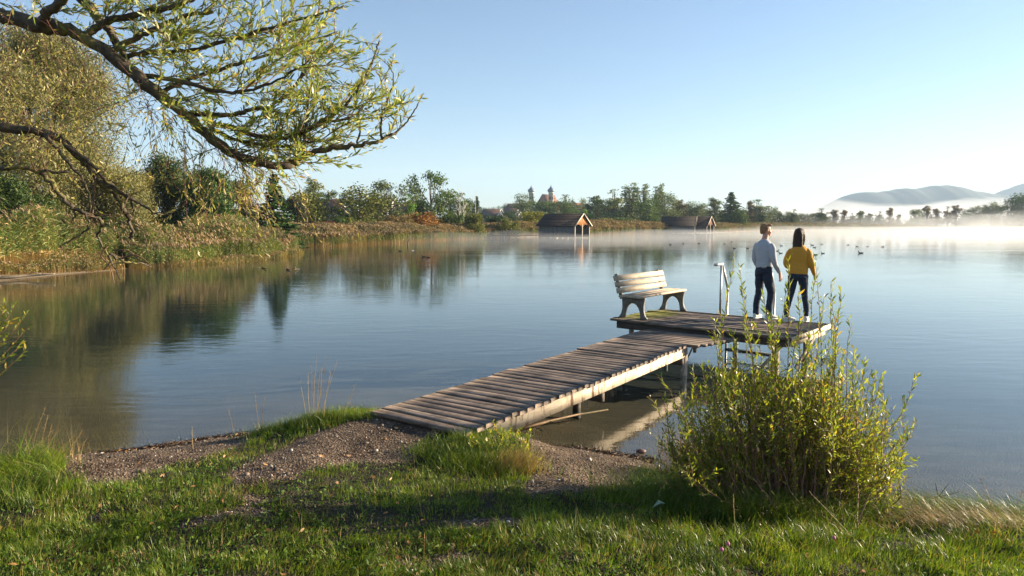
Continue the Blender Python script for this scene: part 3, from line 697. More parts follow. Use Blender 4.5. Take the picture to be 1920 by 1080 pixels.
def tree(name, label, px, top, Y, wpx, kind, col, cat="tree", group=None, zb=None, var=None):
    global tcount
    tcount += 1
    b = P(px, 420, Y); x = b[0]; z0 = gh(x, Y) if zb is None else zb
    h = P(px, top, Y)[2] - z0; wd = wpx / F * Y
    me, tme = protos[kind][(tcount if var is None else var) % len(protos[kind])]
    o = empty(name, (x, Y, z0), random.random() * 6.28, label=label, cat=cat, group=group)
    for nm, m_ in (("trunk", tme), ("crown", me)):
        c = bpy.data.objects.new(nm, m_); COL.objects.link(c); c.parent = o
        s = wd / KW[kind]; c.scale = (s, s, h)
        j = random.uniform(.88, 1.12); c.color = (*[v * j for v in GREEN[col]], 1)
    return o
TR = [
 ("willow_tree", "rounded olive willow right of the dark spruce, behind the far reeds", 575, 356, 96, 76, 'bush', 'olive'),
 ("poplar_tree", "slim pale poplar rising over the olive willow beside the spruce", 590, 328, 135, 32, 'tall', 'pale'),
 ("tree", "grey green tree with gaps above a white house wall", 622, 354, 112, 52, 'open', 'green'),
 ("willow_tree", "broad bushy willow with a yellowish right flank, highest crown between the white gables", 676, 343, 100, 84, 'round', 'olive'),
 ("willow_tree", "open spreading grey green willow with dark forked limbs", 734, 336, 112, 78, 'open', 'grey'),
 ("tree", "narrow yellow green tree squeezed between the spreading willow and the tall oak", 773, 364, 108, 20, 'tall', 'bright'),
 ("oak_tree", "tallest tree of the far shore, uneven crown on a bare leaning trunk", 808, 318, 122, 72, 'open', 'green'),
 ("tree", "dense grey green tree leaning on the right side of the tallest tree", 846, 354, 126, 56, 'round', 'grey'),
 ("tree", "dark low evergreen tree under the tallest tree of the shore", 790, 376, 118, 40, 'round', 'dark'),
 ("bush", "large orange brown autumn bush right of the red brown one, behind the reeds", 800, 394, 104, 78, 'bush', 'orange'),
 ("bush", "red brown autumn bush below the spreading willow", 742, 403, 98, 52, 'bush', 'brown'),
 ("bush", "low dark red bush beside the olive willow", 612, 413, 90, 44, 'bush', 'red'),
 ("bush", "low green bush in front of the white house gable", 640, 406, 94, 44, 'bush', 'green'),
 ("bush", "low olive bush between broad willow and red brown bush", 700, 408, 94, 40, 'bush', 'olive'),
 ("bush", "rounded light green bush right of the bleached dead birch", 890, 398, 112, 46, 'bush', 'olive'),
 ("bush", "dark green bush left of the bleached dead birch", 848, 392, 116, 40, 'bush', 'green'),
 ("spruce_tree", "dark small spruce standing behind the light green bush", 894, 368, 150, 26, 'spruce', 'dark'),
 ("tree", "small dark green tree left of the small spruce behind the birch", 878, 372, 152, 26, 'round', 'dark'),
 ("bush", "dark hedge bush below the dark house roof", 930, 404, 128, 52, 'bush', 'dark'),
 ("bush", "olive bush below the white gabled house", 955, 407, 122, 40, 'bush', 'olive'),
 ("bush", "rounded yellow green bush left of the nearest boathouse roof", 1000, 396, 138, 54, 'bush', 'yellow'),
 ("tree", "dark green tree between the two farmhouses", 952, 394, 200, 24, 'round', 'dark'),
 ("tree", "grey green tree in front of the left church tower", 982, 360, 290, 36, 'round', 'grey'),
 ("tree", "dark green tree between the two church towers, below the red roof", 1018, 376, 270, 44, 'round', 'green'),
 ("tree", "green tree in front of the right church tower", 1050, 370, 275, 46, 'round', 'green'),
 ("tree", "dark narrow tree just left of the right church tower's foot", 1033, 378, 262, 22, 'round', 'dark'),
 ("tree", "light grey tree between the church and the distant red roof", 1062, 364, 300, 30, 'tall', 'grey'),
 ("bush", "bright yellow green small tree above the boathouse ridge", 1094, 390, 230, 22, 'bush', 'bright'),
 ("tree", "rounded grey tree right of the distant red roof", 1090, 370, 310, 26, 'round', 'grey'),
 ("spruce_tree", "dark pointed tree behind the nearest boathouse's gable", 1104, 369, 260, 22, 'tall', 'dark'),
 ("tree", "grey green slim tree second to the right of the boathouse gable", 1120, 365, 250, 26, 'tall', 'green'),
 ("tree", "olive round tree behind the reeds beside the tall pale tree", 1135, 372, 240, 34, 'round', 'olive'),
 ("tree", "tall pale feathery tree between the boathouses' roofs", 1152, 354, 225, 38, 'tall', 'pale'),
 ("bush", "low yellow green bush right of the nearest boathouse", 1128, 408, 170, 50, 'bush', 'yellow'),
 ("bush", "low dark rounded bush over the reeds midway between the boathouses", 1165, 408, 175, 48, 'bush', 'green'),
 ("poplar_tree", "left poplar of the tall pale green group", 1186, 346, 240, 46, 'poplar', 'grey'),
 ("poplar_tree", "middle poplar of the tall pale green group", 1206, 343, 262, 40, 'poplar', 'pale'),
 ("poplar_tree", "right poplar of the tall pale green group", 1230, 344, 265, 36, 'poplar', 'pale'),
 ("tree", "broad green tree at the foot of the poplar group's right end", 1245, 360, 235, 48, 'round', 'grey'),
 ("tree", "green tree below the middle of the poplar group", 1213, 370, 225, 44, 'round', 'green'),
 ("tree", "brownish thin tree right of the poplar group", 1272, 373, 250, 30, 'tall', 'brown'),
 ("tree", "far bluish round tree above the middle boathouse", 1286, 382, 420, 22, 'round', 'dark'),
 ("tree", "dark grey tree above the twin boathouses' roofs", 1306, 375, 260, 34, 'round', 'grey'),
 ("tree", "slim grey tree behind the right boathouse ridge", 1340, 368, 250, 28, 'tall', 'grey'),
 ("spruce_tree", "tall dark pointed tree right of the farthest boathouse", 1370, 360, 235, 50, 'spruce', 'green'),
 ("tree", "low green tree at the foot of the tall pointed one", 1388, 392, 230, 30, 'bush', 'green'),
 ("birch_tree", "thin nearly bare birch left of the man's head", 1406, 374, 260, 16, 'tall', 'brown'),
 ("tree", "rounded green tree just behind the man's head", 1426, 374, 262, 40, 'tall', 'grey'),
 ("tree", "misty grey tree right of the man's head", 1448, 386, 300, 24, 'round', 'grey'),
]
for a in TR:
  a = list(a); a[5] *= 1.22; a[3] -= 2
  tree(a[0], a[1], *a[2:8], cat="bush" if a[0] == "bush" else "tree")
# the misty row right of the couple
pos_words = ["directly right of the man", "second from the man", "left of the woman's hair", "above the woman's head", "just right of the woman's head"]
row = [(1474, 394, 300, 30, 'round', 'grey'), (1487, 390, 285, 22, 'tall', 'grey'), (1506, 397, 320, 28, 'round', 'grey'), (1528, 398, 330, 34, 'bush', 'grey'), (1541, 389, 300, 26, 'tall', 'green'),
       (1563, 391, 320, 18, 'tall', 'brown'), (1582, 391, 322, 18, 'tall', 'brown'), (1598, 398, 345, 14, 'tall', 'grey'), (1612, 393, 325, 18, 'tall', 'grey'), (1630, 398, 330, 18, 'tall', 'grey'), (1647, 395, 333, 16, 'tall', 'grey'),
       (1667, 387, 325, 15, 'tall', 'brown'), (1684, 400, 340, 14, 'tall', 'grey'), (1718, 390, 345, 30, 'round', 'grey'), (1737, 383, 335, 20, 'tall', 'brown'), (1755, 388, 338, 22, 'tall', 'brown'), (1776, 385, 342, 18, 'tall', 'brown'),
       (1792, 382, 340, 20, 'tall', 'brown'), (1815, 390, 372, 34, 'round', 'grey'), (1836, 384, 368, 32, 'round', 'grey'), (1858, 374, 352, 34, 'round', 'grey'), (1888, 368, 348, 44, 'round', 'green'), (1914, 359, 342, 50, 'round', 'green'), (1950, 356, 345, 60, 'round', 'green')]
ws = ["small rounded tree in mist directly right of the man's head", "slim grey tree in mist over the gap between the couple", "hazy round tree touching the woman's head on its left", "low bushy tree in mist right of the woman's head", "tall feathery green tree in mist, first upright one right of the woman",
      "reddish slim tree in mist below the hill's left foot", "reddish slim tree, second one right of the woman's feathery tree", "small faint tree between two reddish slim trees and a grey one", "grey slim tree under the first bump of the hill", "bushy grey slim tree under the hill's left shoulder", "short grey tree just left of the pointed reddish one",
      "pointed reddish tree standing tallest in the middle of the misty row", "small faint tree just right of the pointed reddish one", "pale round tree in the thick mist left of the reddish group", "first reddish tree of the misty group of four", "second reddish tree of the misty group of four", "third reddish tree of the misty group of four",
      "last reddish tree of the misty group of four, tallest of them", "blurred grey round tree right of the reddish four", "blurred grey tree in the mist before the larger trees", "round grey green tree rising above the mist near the right edge", "large green tree above the mist, second from the right edge", "largest green tree at the right edge of the view", "large tree cut by the right edge of the view"]
for l, a in zip(ws, row): tree("tree", l, *a, group="trees standing in the mist across the lake")
# far woods as individual crowns low behind the farmhouses
fw = [(870, 384, 420, 26), (906, 388, 500, 26), (922, 386, 500, 22), (938, 384, 480, 22), (952, 380, 470, 18), (966, 380, 430, 20)]
fl = ["distant dark tree left of the farmhouse roofs", "first distant tree above the left farmhouse roof", "second distant tree above the left farmhouse roof", "third distant tree, over the left farmhouse ridge", "distant small round tree left of the big barn roof", "distant tree between the big barn roof and the church"]
for l, (px, top, Y, wd) in zip(fl, fw): tree("tree", l, px, top, Y, wd, 'round', 'green', group="distant trees behind the farmhouses")

# left shore, near enough to show leaves
def big_crown(n, size, L, seed, col, aspect=.45, upb=.0, thin=.30, sq=(1, 1, 1)):
    global rng
    old = rng; rng = np.random.default_rng(seed); L = np.array(L, float); w_ = L[:, 3] ** 2; k = rng.choice(len(L), n, p=w_ / w_.sum())
    d = rng.normal(0, 1, (n, 3)); d /= np.linalg.norm(d, axis=1)[:, None]
    r = L[k, 3][:, None] * rng.random((n, 1)) ** .3 * (1 + .22 * rng.normal(0, 1, (n, 1)).clip(-1.6, 2)); C = L[k, :3] + d * r * sq
    q = fbm(C[:, 0] * .9 + C[:, 1] * .6 + 90, C[:, 2] * .9 + C[:, 1] * .3, seed, 3); keep = q > thin; C, d = C[keep], d[keep]
    V, f = quads_cloud(C, size, d, aspect); rng = old
    return V, f
def lobe_set(cx, cy, z0, z1, rx, n, rl, seed, prof=None):
    r_ = np.random.default_rng(seed); L = []
    for i in range(n):
        f = r_.random(); z = z0 + (z1 - z0) * f; a = r_.random() * 6.28; pr = (prof(f) if prof else math.sqrt(max(.05, 1 - (2 * f - 1) ** 2))); rr = rx * pr * r_.uniform(.3, 1.0)
        L.append((cx + rr * math.cos(a), cy + rr * math.sin(a), z, rl * r_.uniform(.7, 1.3)))
    return L
def shore_tree(name, label, px, Y, top, wpx, n, size, rl, nl, stops, seed, low=.12, prof=None, cat="tree", aspect=.45, thin=.30, trans=.3):
    b = P(px, 420, Y); x = b[0]; z0 = gh(x, Y); h = P(px, top, Y)[2] - z0; wd = wpx / F * Y / 2
    o = empty(name, (x, Y, z0), label=label, cat=cat)
    L = lobe_set(0, 0, h * low + rl * .5, h - rl * .8, max(.3, wd - rl * .6), nl, rl, seed, prof)
    V, f = big_crown(n, size, L, seed, None, aspect, thin=thin)
    mt_ = leafmat(name + "_leaf", stops, trans, .5, spec=.25, noise_scale=.5)
    mesh_np("crown", V, [f], mt_, o)
    mb = MB(); mb.tube([(0, 0, -.3), (.1, 0, h * .25), (-.1, .1, h * .55), (0, 0, h * .85)], [h * .022, h * .017, h * .01, .02], 9)
    for l in L[::2]:
        p0 = np.array([0, 0, max(.4, l[2] * .45)]); p1 = np.array(l[:3]); mb.tube([p0, (p0 + p1) / 2 + [0, 0, -.2], p1], [h * .009, h * .005, .015], 5, cap=False)
    mb.build("trunk", bark_m, o, smooth=True)
    return o
W_ST = [(0, (.08, .085, .03)), (.4, (.17, .17, .06)), (.75, (.27, .25, .10)), (1, (.38, .32, .14))]
dome = lambda f: math.sqrt(max(.05, 1 - f ** 2.6)) 
shore_tree("willow_tree", "huge feathery olive grey willow filling the left side above the reeds", 70, 42, 40, 430, 300000, .085, 1.6, 90, W_ST, 21, low=.1, prof=dome, aspect=.28, thin=.31)
shore_tree("willow_tree", "lower silvery willow crown hanging to the reeds at the big willow's right flank", 185, 41, 285, 190, 95000, .075, 1.0, 34, W_ST, 22, low=.05, prof=dome, aspect=.28, thin=.22)
shore_tree("evergreen_shrub", "dark green shrub at the left edge above the reeds", 0, 34, 325, 200, 40000, .09, .8, 26, [(0, (.02, .04, .01)), (.6, (.05, .09, .02)), (1, (.12, .15, .035))], 23, low=.0, prof=dome, cat="shrub", thin=.2)
shore_tree("birch_tree", "thin yellowing tree between the huge willow and the mixed dark tree", 268, 50, 318, 60, 7000, .085, .55, 16, [(0, (.15, .13, .03)), (.6, (.26, .21, .05)), (1, (.4, .3, .08))], 24, low=.2, thin=.36)
shore_tree("tree", "tall dark tree with rusty patches left of the conifers", 318, 54, 280, 150, 50000, .10, .95, 44, [(0, (.03, .065, .022)), (.6, (.075, .125, .038)), (.85, (.17, .15, .055)), (1, (.3, .18, .08))], 25, low=.08, prof=lambda f: math.sqrt(max(.04, 1 - f ** 1.5)), thin=.3)
shore_tree("tree", "dense green tree right of the tall dark tree, over the reed bed", 388, 52, 312, 150, 50000, .10, .9, 40, [(0, (.025, .06, .02)), (.6, (.06, .12, .03)), (1, (.15, .21, .045))], 26, low=.05, prof=lambda f: math.sqrt(max(.04, 1 - f ** 1.5)), thin=.28)
shore_tree("tree", "brownish thin tree behind the hanging twigs left of the dark spruce", 445, 70, 340, 100, 16000, .13, .8, 26, [(0, (.07, .07, .03)), (.6, (.14, .11, .05)), (1, (.22, .16, .08))], 27, low=.1, thin=.36)
shore_tree("bush", "low dark bushes left of the dark spruce behind the reed bed", 455, 60, 392, 110, 16000, .11, .7, 22, [(0, (.02, .035, .015)), (1, (.07, .08, .03))], 28, low=0, prof=dome, cat="bush", thin=.2)
o = tree("spruce_tree", "dark green spruce standing alone at the right end of the near reed bed", 516, 322, 58, 96, 'spruce', 'spruce', var=0)
shore_tree("bush", "dull green bushes behind the near spruce, at the first far reeds", 550, 84, 368, 60, 12000, .13, .8, 18, [(0, (.03, .045, .02)), (1, (.09, .09, .035))], 29, low=0, prof=dome, cat="bush", thin=.2)

# low scrub closing the gaps under the far trees
def scrub(label, pts, n, size, cols, seed, H):
    global rng
    old = rng; rng = np.random.default_rng(seed); C = []
    pts = [P(a, 420, b) for a, b in pts]; L = np.array([np.linalg.norm(pts[i + 1] - pts[i]) for i in range(len(pts) - 1)]); nl = int(L.sum() / 2.2)
    k = rng.choice(len(L), nl, p=L / L.sum()); t_ = rng.random(nl)[:, None]; c = np.array(pts)[k] * (1 - t_) + np.array(pts)[k + 1] * t_
    c[:, 1] += rng.uniform(-4, 6, nl); r_ = rng.uniform(.5, 1.0, nl) * H * .5; z = gz(c[:, 0], c[:, 1])
    kk = rng.choice(nl, n, p=r_ ** 2 / (r_ ** 2).sum()); d = rng.normal(0, 1, (n, 3)); d /= np.linalg.norm(d, axis=1)[:, None]
    C = np.stack([c[kk, 0], c[kk, 1], z[kk] + r_[kk] * .7], 1) + d * (r_[kk] * rng.random(n) ** .3)[:, None] * [1.5, 1.5, 1.1]
    C[:, 2] = np.maximum(C[:, 2], z[kk]); V, f = quads_cloud(C, size, d, .8); rng = old
    return mesh_np("undergrowth", V, [f], leafmat("undergrowth_leaf", cols, .25, .6, noise_scale=.12), kind="stuff", label=label, cat="undergrowth")
scrub("low dark scrub closing the gaps under the trees of the left far shore", [(540, 92), (640, 104), (760, 116), (900, 128)], 22000, .16, [(0, (.03, .045, .02)), (.6, (.07, .085, .03)), (1, (.15, .10, .05))], 51, 4.2)
scrub("dense mixed scrub and small trees between the village and the reeds", [(900, 150), (1000, 170), (1120, 195), (1280, 215), (1420, 262)], 44000, .22, [(0, (.03, .05, .022)), (.6, (.07, .09, .035)), (1, (.15, .14, .06))], 52, 3.6)
scrub("dark wood edge behind the farmhouses and below the church", [(1035, 280), (1100, 290), (1260, 300), (1420, 330)], 30000, .34, [(0, (.03, .05, .025)), (.6, (.07, .09, .04)), (1, (.12, .12, .06))], 53, 11)
scrub("faint misty scrub below the row of trees across the lake", [(1420, 285), (1560, 345), (1800, 375), (1960, 390)], 22000, .35, [(0, (.05, .06, .03)), (.6, (.09, .10, .05)), (1, (.15, .12, .07))], 54, 6)

# bleached dead birch and thin dead trunk
def dead(name, label, px, top, Y, base, r, nb, seed):
    r_ = np.random.default_rng(seed); b = P(px, 420, Y); o = empty(name, (b[0], Y, base), label=label, cat="tree")
    h = P(px, top, Y)[2] - base; mb = MB(); pts = [(r_.normal(0, .06 * abs(f)), 0, h * f) for f in np.linspace(-.05, 1, 9)]
    mb.tube(pts, np.linspace(r, .02, 9), 8); mb.build("trunk", pale_bark, o, smooth=True); mb = MB()
    for i in range(nb):
        f = r_.uniform(.15, .85); p0 = np.array([0, 0, h * f]); a = r_.random() * 6.28; L = h * r_.uniform(.12, .28) * (1.1 - f * .6)
        d = np.array([math.cos(a) * .6, math.sin(a) * .6, .8]); p1 = p0 + d * L * .5; p2 = p1 + (d + [0, 0, .4]) * L * .5
        mb.tube([p0, p1, p2], [r * .35, r * .22, .012], 5)
        for _ in range(3):
            s_ = r_.random(); q0 = p0 + (p1 - p0) * s_ if s_ < .5 else p1 + (p2 - p1) * (s_ - .5); q1 = q0 + (d + r_.normal(0, .5, 3)) * L * .3; mb.tube([q0, q1], [.02, .008], 4)
    mb.build("branch", pale_bark, o, smooth=True); return o
dead("dead_birch_tree", "bleached leafless birch standing at the far reed edge", 862, 342, 117, .0, .16, 18, 5)
dead("dead_birch_tree", "smaller bleached stem leaning beside the leafless birch", 869, 375, 118, .0, .10, 9, 6)
dead("dead_tree", "thin reddish bare trunk behind the light green bush", 892, 356, 140, .5, .12, 9, 7)
mb = MB(); p = G(764, 459, 0)
mb.tube([(0, 0, -1), (.05, 0, .3), (.4, .1, 1.05)], [.08, .07, .03], 8); mb.tube([(.05, 0, .3), (-.1, 0, .6)], [.04, .02], 6)
o = mb.build("dead_stump", bark_m, None, smooth=True, label="slim broken stump slanting out of the water before the far reeds", cat="stump"); o.location = p * [1, 1, 0]

# ------------------------------------------------------------------ reeds
reed_tan = leafmat("reed_stem_tan", [(0, (.24, .16, .07)), (.5, (.38, .26, .12)), (1, (.55, .41, .22))], .25, .6, noise_scale=.35)
reed_green = leafmat("reed_leaf_green", [(0, (.065, .12, .03)), (.5, (.13, .20, .055)), (.8, (.21, .245, .08)), (1, (.33, .30, .12))], .35, .5, noise_scale=.35)
reed_plume = leafmat("reed_plume_brown", [(0, (.15, .10, .055)), (.6, (.27, .19, .115)), (1, (.42, .32, .21))], .3, .8, noise_scale=.3)
def reeds(name, label, line, depth, n, H, wd, nl, lw, seed, front_tan=.4, plume=.25, hvar=.5, inset=-.9, gthr=.42):
    r_ = np.random.default_rng(seed); line = np.array(line, float); seg = np.diff(line, axis=0); L = np.linalg.norm(seg, axis=1)
    k = r_.choice(len(seg), n, p=L / L.sum()); t_ = r_.random(n)[:, None]; nrm = np.stack([-seg[k, 1], seg[k, 0]], 1) / L[k][:, None]
    dd = inset + depth * r_.random(n) ** 1.7
    xy = line[k] + seg[k] * t_ + nrm * dd[:, None]; xy += r_.normal(0, .12, (n, 2)) + ((fbm(xy[:, 0] * .35, xy[:, 1] * .35, seed) - .5) * 2.2)[:, None] * nrm
    x, y = xy[:, 0], xy[:, 1]; z = np.maximum(gz(x, y), -.4); clump = fbm(x * .35 + 7, y * .35, seed + 1, 3)
    H_ = H * (1 - hvar * .35 + hvar * (clump - .3)) * r_.uniform(.82, 1.08, n) * np.clip(.72 + dd * .5, .72, 1)
    wind = np.array([-.9, -.3]); ang = r_.normal(0, .08, n) + .06; d2 = wind[None] + r_.normal(0, .6, (n, 2)); d2 /= np.linalg.norm(d2, axis=1)[:, None]
    def pt(f): return np.stack([x + d2[:, 0] * H_ * f * f * ang, y + d2[:, 1] * H_ * f * f * ang, z + H_ * f], 1)
    s = np.stack([np.cos(r_.normal(0, .5, n)), r_.normal(0, .3, n), np.zeros(n)], 1)
    fs = (0, .35, .7, .93); rows = []
    for f in fs: rows += [pt(f) - s * wd * (1 - .5 * f), pt(f) + s * wd * (1 - .5 * f)]
    V = [np.stack(rows, 1).reshape(-1, 3)]; b = np.arange(n)[:, None] * 8; Fq = []; M_ = []
    green = (clump > gthr) | (r_.random(n) < .3)
    for j in range(3):
        Fq.append(b + np.array([2 * j, 2 * j + 1, 2 * j + 3, 2 * j + 2])); M_.append(np.where(green & (j > 0) & (r_.random(n) < .6), 1, 0))
    off = 8 * n
    # leaves, longer towards the middle
    for j in range(nl):
        f = r_.uniform(.28, .92, n); p = pt(f); a = r_.random(n) * 6.28; ll = H_ * .15 * r_.uniform(.6, 1.3, n)
        d = np.stack([np.cos(a) + wind[0] * .6, np.sin(a) + wind[1] * .6, r_.uniform(-.25, .9, n)], 1); d /= np.linalg.norm(d, axis=1)[:, None]
        sd_ = np.cross(d, r_.normal(0, 1, (n, 3))); sd_ /= np.linalg.norm(sd_, axis=1)[:, None]
        v = np.stack([p, p + d * ll[:, None] * .45 + sd_ * lw, p + d * ll[:, None] + [0, 0, -.04 * H], p + d * ll[:, None] * .45 - sd_ * lw], 1).reshape(-1, 3)
        V.append(v); Fq.append(off + np.arange(4 * n).reshape(n, 4)); M_.append(np.where(r_.random(n) < np.where(green, .9, .4) * np.clip((f - front_tan * .7) * 6, .05, 1), 1, 0)); off += 4 * n
    m_ = r_.random(n) < plume; p = pt(.9)[m_]; k_ = m_.sum()
    for j in range(3):
        d = np.stack([d2[m_, 0] * .5 + r_.normal(0, .25, k_), d2[m_, 1] * .5 + r_.normal(0, .25, k_), np.full(k_, .8)], 1); ll = .12 * H
        sd_ = r_.normal(0, 1, (k_, 3)); sd_ /= np.linalg.norm(sd_, axis=1)[:, None]
        v = np.stack([p, p + d * ll * .5 + sd_ * lw * 1.8, p + d * ll, p + d * ll * .5 - sd_ * lw * 1.8], 1).reshape(-1, 3); V.append(v); Fq.append(off + np.arange(4 * k_).reshape(k_, 4)); M_.append(np.full(k_, 2)); off += 4 * k_
    return mesh_np(name, np.concatenate(V), Fq, [reed_tan, reed_green, reed_plume], midx=M_, kind="stuff", label=label, cat="reeds")
w2 = lambda pts: [tuple(G(a, b)[:2]) for a, b in pts]
reeds("reeds", "tall green and tan reeds along the left bank below the huge willow", w2([(228, 504), (120, 510), (0, 520), (-160, 545)])[::-1], 4.5, 17000, 2.45, .009, 9, .017, 71, .35, .12, hvar=.9, inset=.4, gthr=.30)
reeds("reeds", "bushy green reed bed with tan stems reaching into the lake, left", w2([(545, 474), (538, 477), (480, 486), (400, 493), (300, 499), (236, 502)])[::-1], 4.5, 24000, 2.3, .009, 9, .019, 72, .22, .16, hvar=.9, gthr=.18)
reeds("dry_reed_litter", "tangled dry tan grass at the foot of the left bank reeds", w2([(228, 505), (120, 513), (0, 523), (-160, 548)])[::-1], 2.2, 9000, .95, .011, 5, .02, 77, .1, .1, hvar=1.2, inset=.1, gthr=2)
reeds("dry_reed_litter", "tangled dry tan stems at the water foot of the jutting reed bed", w2([(545, 474), (538, 477), (480, 486), (400, 493), (300, 499), (236, 502)])[::-1], 1.6, 8000, .9, .011, 4, .02, 78, .1, .1, hvar=1.2, inset=-1.0, gthr=2)
reeds("reeds", "long straight bed of brown reeds on the far left shore", w2([(915, 446), (800, 452), (720, 456), (620, 461), (546, 464)])[::-1], 5, 22000, 2.15, .018, 3, .035, 73, .2, .7, .35)
reeds("reeds", "brown reeds behind the nearest boathouse", w2([(1115, 441), (1000, 444), (905, 446)])[::-1], 5, 9000, 2.3, .024, 3, .045, 74, .1, .7, .35)
reeds("reeds", "reed belt between the nearest boathouse and the twin boathouses", w2([(1270, 437), (1190, 438.5), (1110, 441)])[::-1], 6, 9000, 2.7, .03, 3, .055, 75, .1, .8, .4)
reeds("reeds", "thin hazy reed fringe below the misty trees", w2([(1760, 430), (1560, 431), (1420, 432.5), (1345, 436)])[::-1], 8, 9000, 2.3, .05, 2, .09, 76, .1, .5, .5)

# ------------------------------------------------------------------ boathouses
roof_m = woodmat("dark_shingle_roof", [(.3, (.016, .012, .011)), (.6, (.032, .023, .02)), (.8, (.055, .04, .034))], st=(3, 3, 8))
wall_m = woodmat("grey_plank_wall", [(.3, (.10, .105, .11)), (.6, (.2, .205, .21)), (.8, (.27, .27, .27))], st=(9, 9, .8))
gab_m = woodmat("orange_gable_wood", [(.3, (.30, .12, .035)), (.6, (.48, .21, .06)), (.8, (.6, .32, .12))], st=(9, 9, 1))
redgab_m = woodmat("reddish_gable_wood", [(.3, (.16, .07, .045)), (.6, (.26, .13, .08)), (.8, (.36, .2, .13))], st=(9, 9, 1))
trim_m = plain("pale_trim_wood", (.5, .42, .32), .8, .2, 3)
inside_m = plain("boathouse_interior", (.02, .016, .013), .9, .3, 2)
stone_m = plain("foundation_stone", (.45, .42, .38), .9, .3, 2)
def boathouse(label, px, Y, ang, Lg, Wd, eave, ridge, gm):
    """local: X along the ridge towards the gable, Y across; origin = front left wall corner at water level"""
    b = P(px, 420, Y); o = empty("boathouse", (b[0], Y, 0), -R(ang), label=label, cat="boathouse", group="wooden boathouses on the far shore")
    t = .08
    mb = MB()
    n = int(Lg / .16)
    for i in range(n):   # side wall boards
        x0 = -Lg + (i + .5) * Lg / n; mb.box((x0, t / 2 + rng.normal(0, .006), (eave + .12) / 2 + .08), (Lg / n - .005, .04, eave - .1))
        mb.box((x0, Wd - t / 2 + rng.normal(0, .006), (eave + .12) / 2 + .08), (Lg / n - .005, .04, eave - .1))
    n = int(Wd / .16)
    for i in range(n):
        y0 = (i + .5) * Wd / n; hh = eave + (ridge - eave) * (1 - abs(y0 / Wd * 2 - 1)) - .15; mb.box((-Lg, y0, hh / 2 + .05), (.04, Wd / n - .01, hh))
    mb.build("wall", wall_m, o)
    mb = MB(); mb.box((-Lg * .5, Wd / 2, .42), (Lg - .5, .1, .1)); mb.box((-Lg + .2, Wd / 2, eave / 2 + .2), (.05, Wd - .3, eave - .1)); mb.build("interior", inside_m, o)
    # roof with two slabs and overhang
    ovy, ovx = .42, .36; sl_ = (ridge - eave) / (Wd / 2)
    mb = MB()
    for s_ in (0, 1):
        ye, zr = (-ovy, ridge) if s_ == 0 else (Wd + ovy, ridge); ze = eave - sl_ * ovy
        nrow = 8
        for k in range(nrow):
            f0, f1 = k / nrow, (k + 1) / nrow; ya, yb = ye + (Wd / 2 - ye) * f0, ye + (Wd / 2 - ye) * f1; za, zb = ze + (ridge - ze) * f0, ze + (ridge - ze) * f1
            v = [(-Lg - ovx, ya, za + .10), (ovx, ya, za + .10), (ovx, yb, zb + .06), (-Lg - ovx, yb, zb + .06), (-Lg - ovx, ya, za), (ovx, ya, za), (ovx, yb, zb), (-Lg - ovx, yb, zb)]
            mb.add(v, f4=[[0, 1, 2, 3], [7, 6, 5, 4], [0, 4, 5, 1], [1, 5, 6, 2], [3, 2, 6, 7], [0, 3, 7, 4]])
    roof = mb.build("roof", roof_m, o)
    for s_ in (-1, 1):   # barge boards
        y0 = Wd / 2 + s_ * (Wd / 2 + ovy); ze = eave - sl_ * ovy; mb = MB(); mb.bar((ovx + .03, y0, ze + .03), (ovx + .03, Wd / 2, ridge + .05), .045, .2); mb.build("barge_board", trim_m, roof)
    # gable: boards above two arched openings, three posts
    mb = MB(); n = 26; y1, y2, y3 = .0, Wd / 2, Wd
    for i in range(n):
        y0 = (i + .5) * Wd / n; hi = eave + (ridge - eave) * (1 - abs(y0 / Wd * 2 - 1)); hw = Wd / 2; f = (y0 % hw) / hw * 2 - 1
        lo = eave - .62 + .62 * (1 - abs(f) ** 2.2) + .02
        mb.box((0.0 + rng.normal(0, .004), y0, (lo + hi) / 2), (.05, Wd / n - .008, max(.05, hi - lo)))
    mb.build("gable", gm, o)
    for y0 in (.07, Wd / 2, Wd - .07):
        mb = MB(); mb.box((.04, y0, eave / 2 - .3), (.16, .15, eave + .6)); mb.build("post", trim_m, o)
    for i in range(7): mb = MB(); mb.box((-Lg + .4 + i * (Lg - .6) / 6, -.02, .02), (.26, .2, .24), jit=.03); mb.build("foundation_stone", stone_m, o)
    return o
boathouse("nearest boathouse with glowing orange gable over two open bays", 1077, G(1077, 447)[1], 36, 7.2, 5.0, 2.3, 4.1, gab_m)
boathouse("left one of the twin boathouses, its gable hidden edge-on beside its neighbour's roof", 1302, G(1300, 437.6)[1], 20, 8.2, 5.0, 2.2, 4.3, gab_m)
boathouse("right one of the twin boathouses with a reddish gable", 1325, G(1320, 437.6)[1] + 2, 36, 8.0, 5.2, 2.2, 4.35, redgab_m)
# low plank footbridge to the nearest boathouse
mb = MB(); a = G(1012, 446.2); b = G(922, 446.2); nb = empty("footbridge", tuple(a), label="low dark plank footbridge leading from the reeds to the nearest boathouse", cat="footbridge")
mb.bar((0, 0, .42), tuple(b - a + [0, 0, .42]), .8, .12); mb.build("deck", dark_m, nb)
for f in np.linspace(.08, .95, 5):
    q = (b - a) * f; mb = MB(); mb.tube([(q[0], q[1] - .3, -.8), (q[0], q[1] - .3, .36)], .08, 8); mb.build("post", post_m, nb)

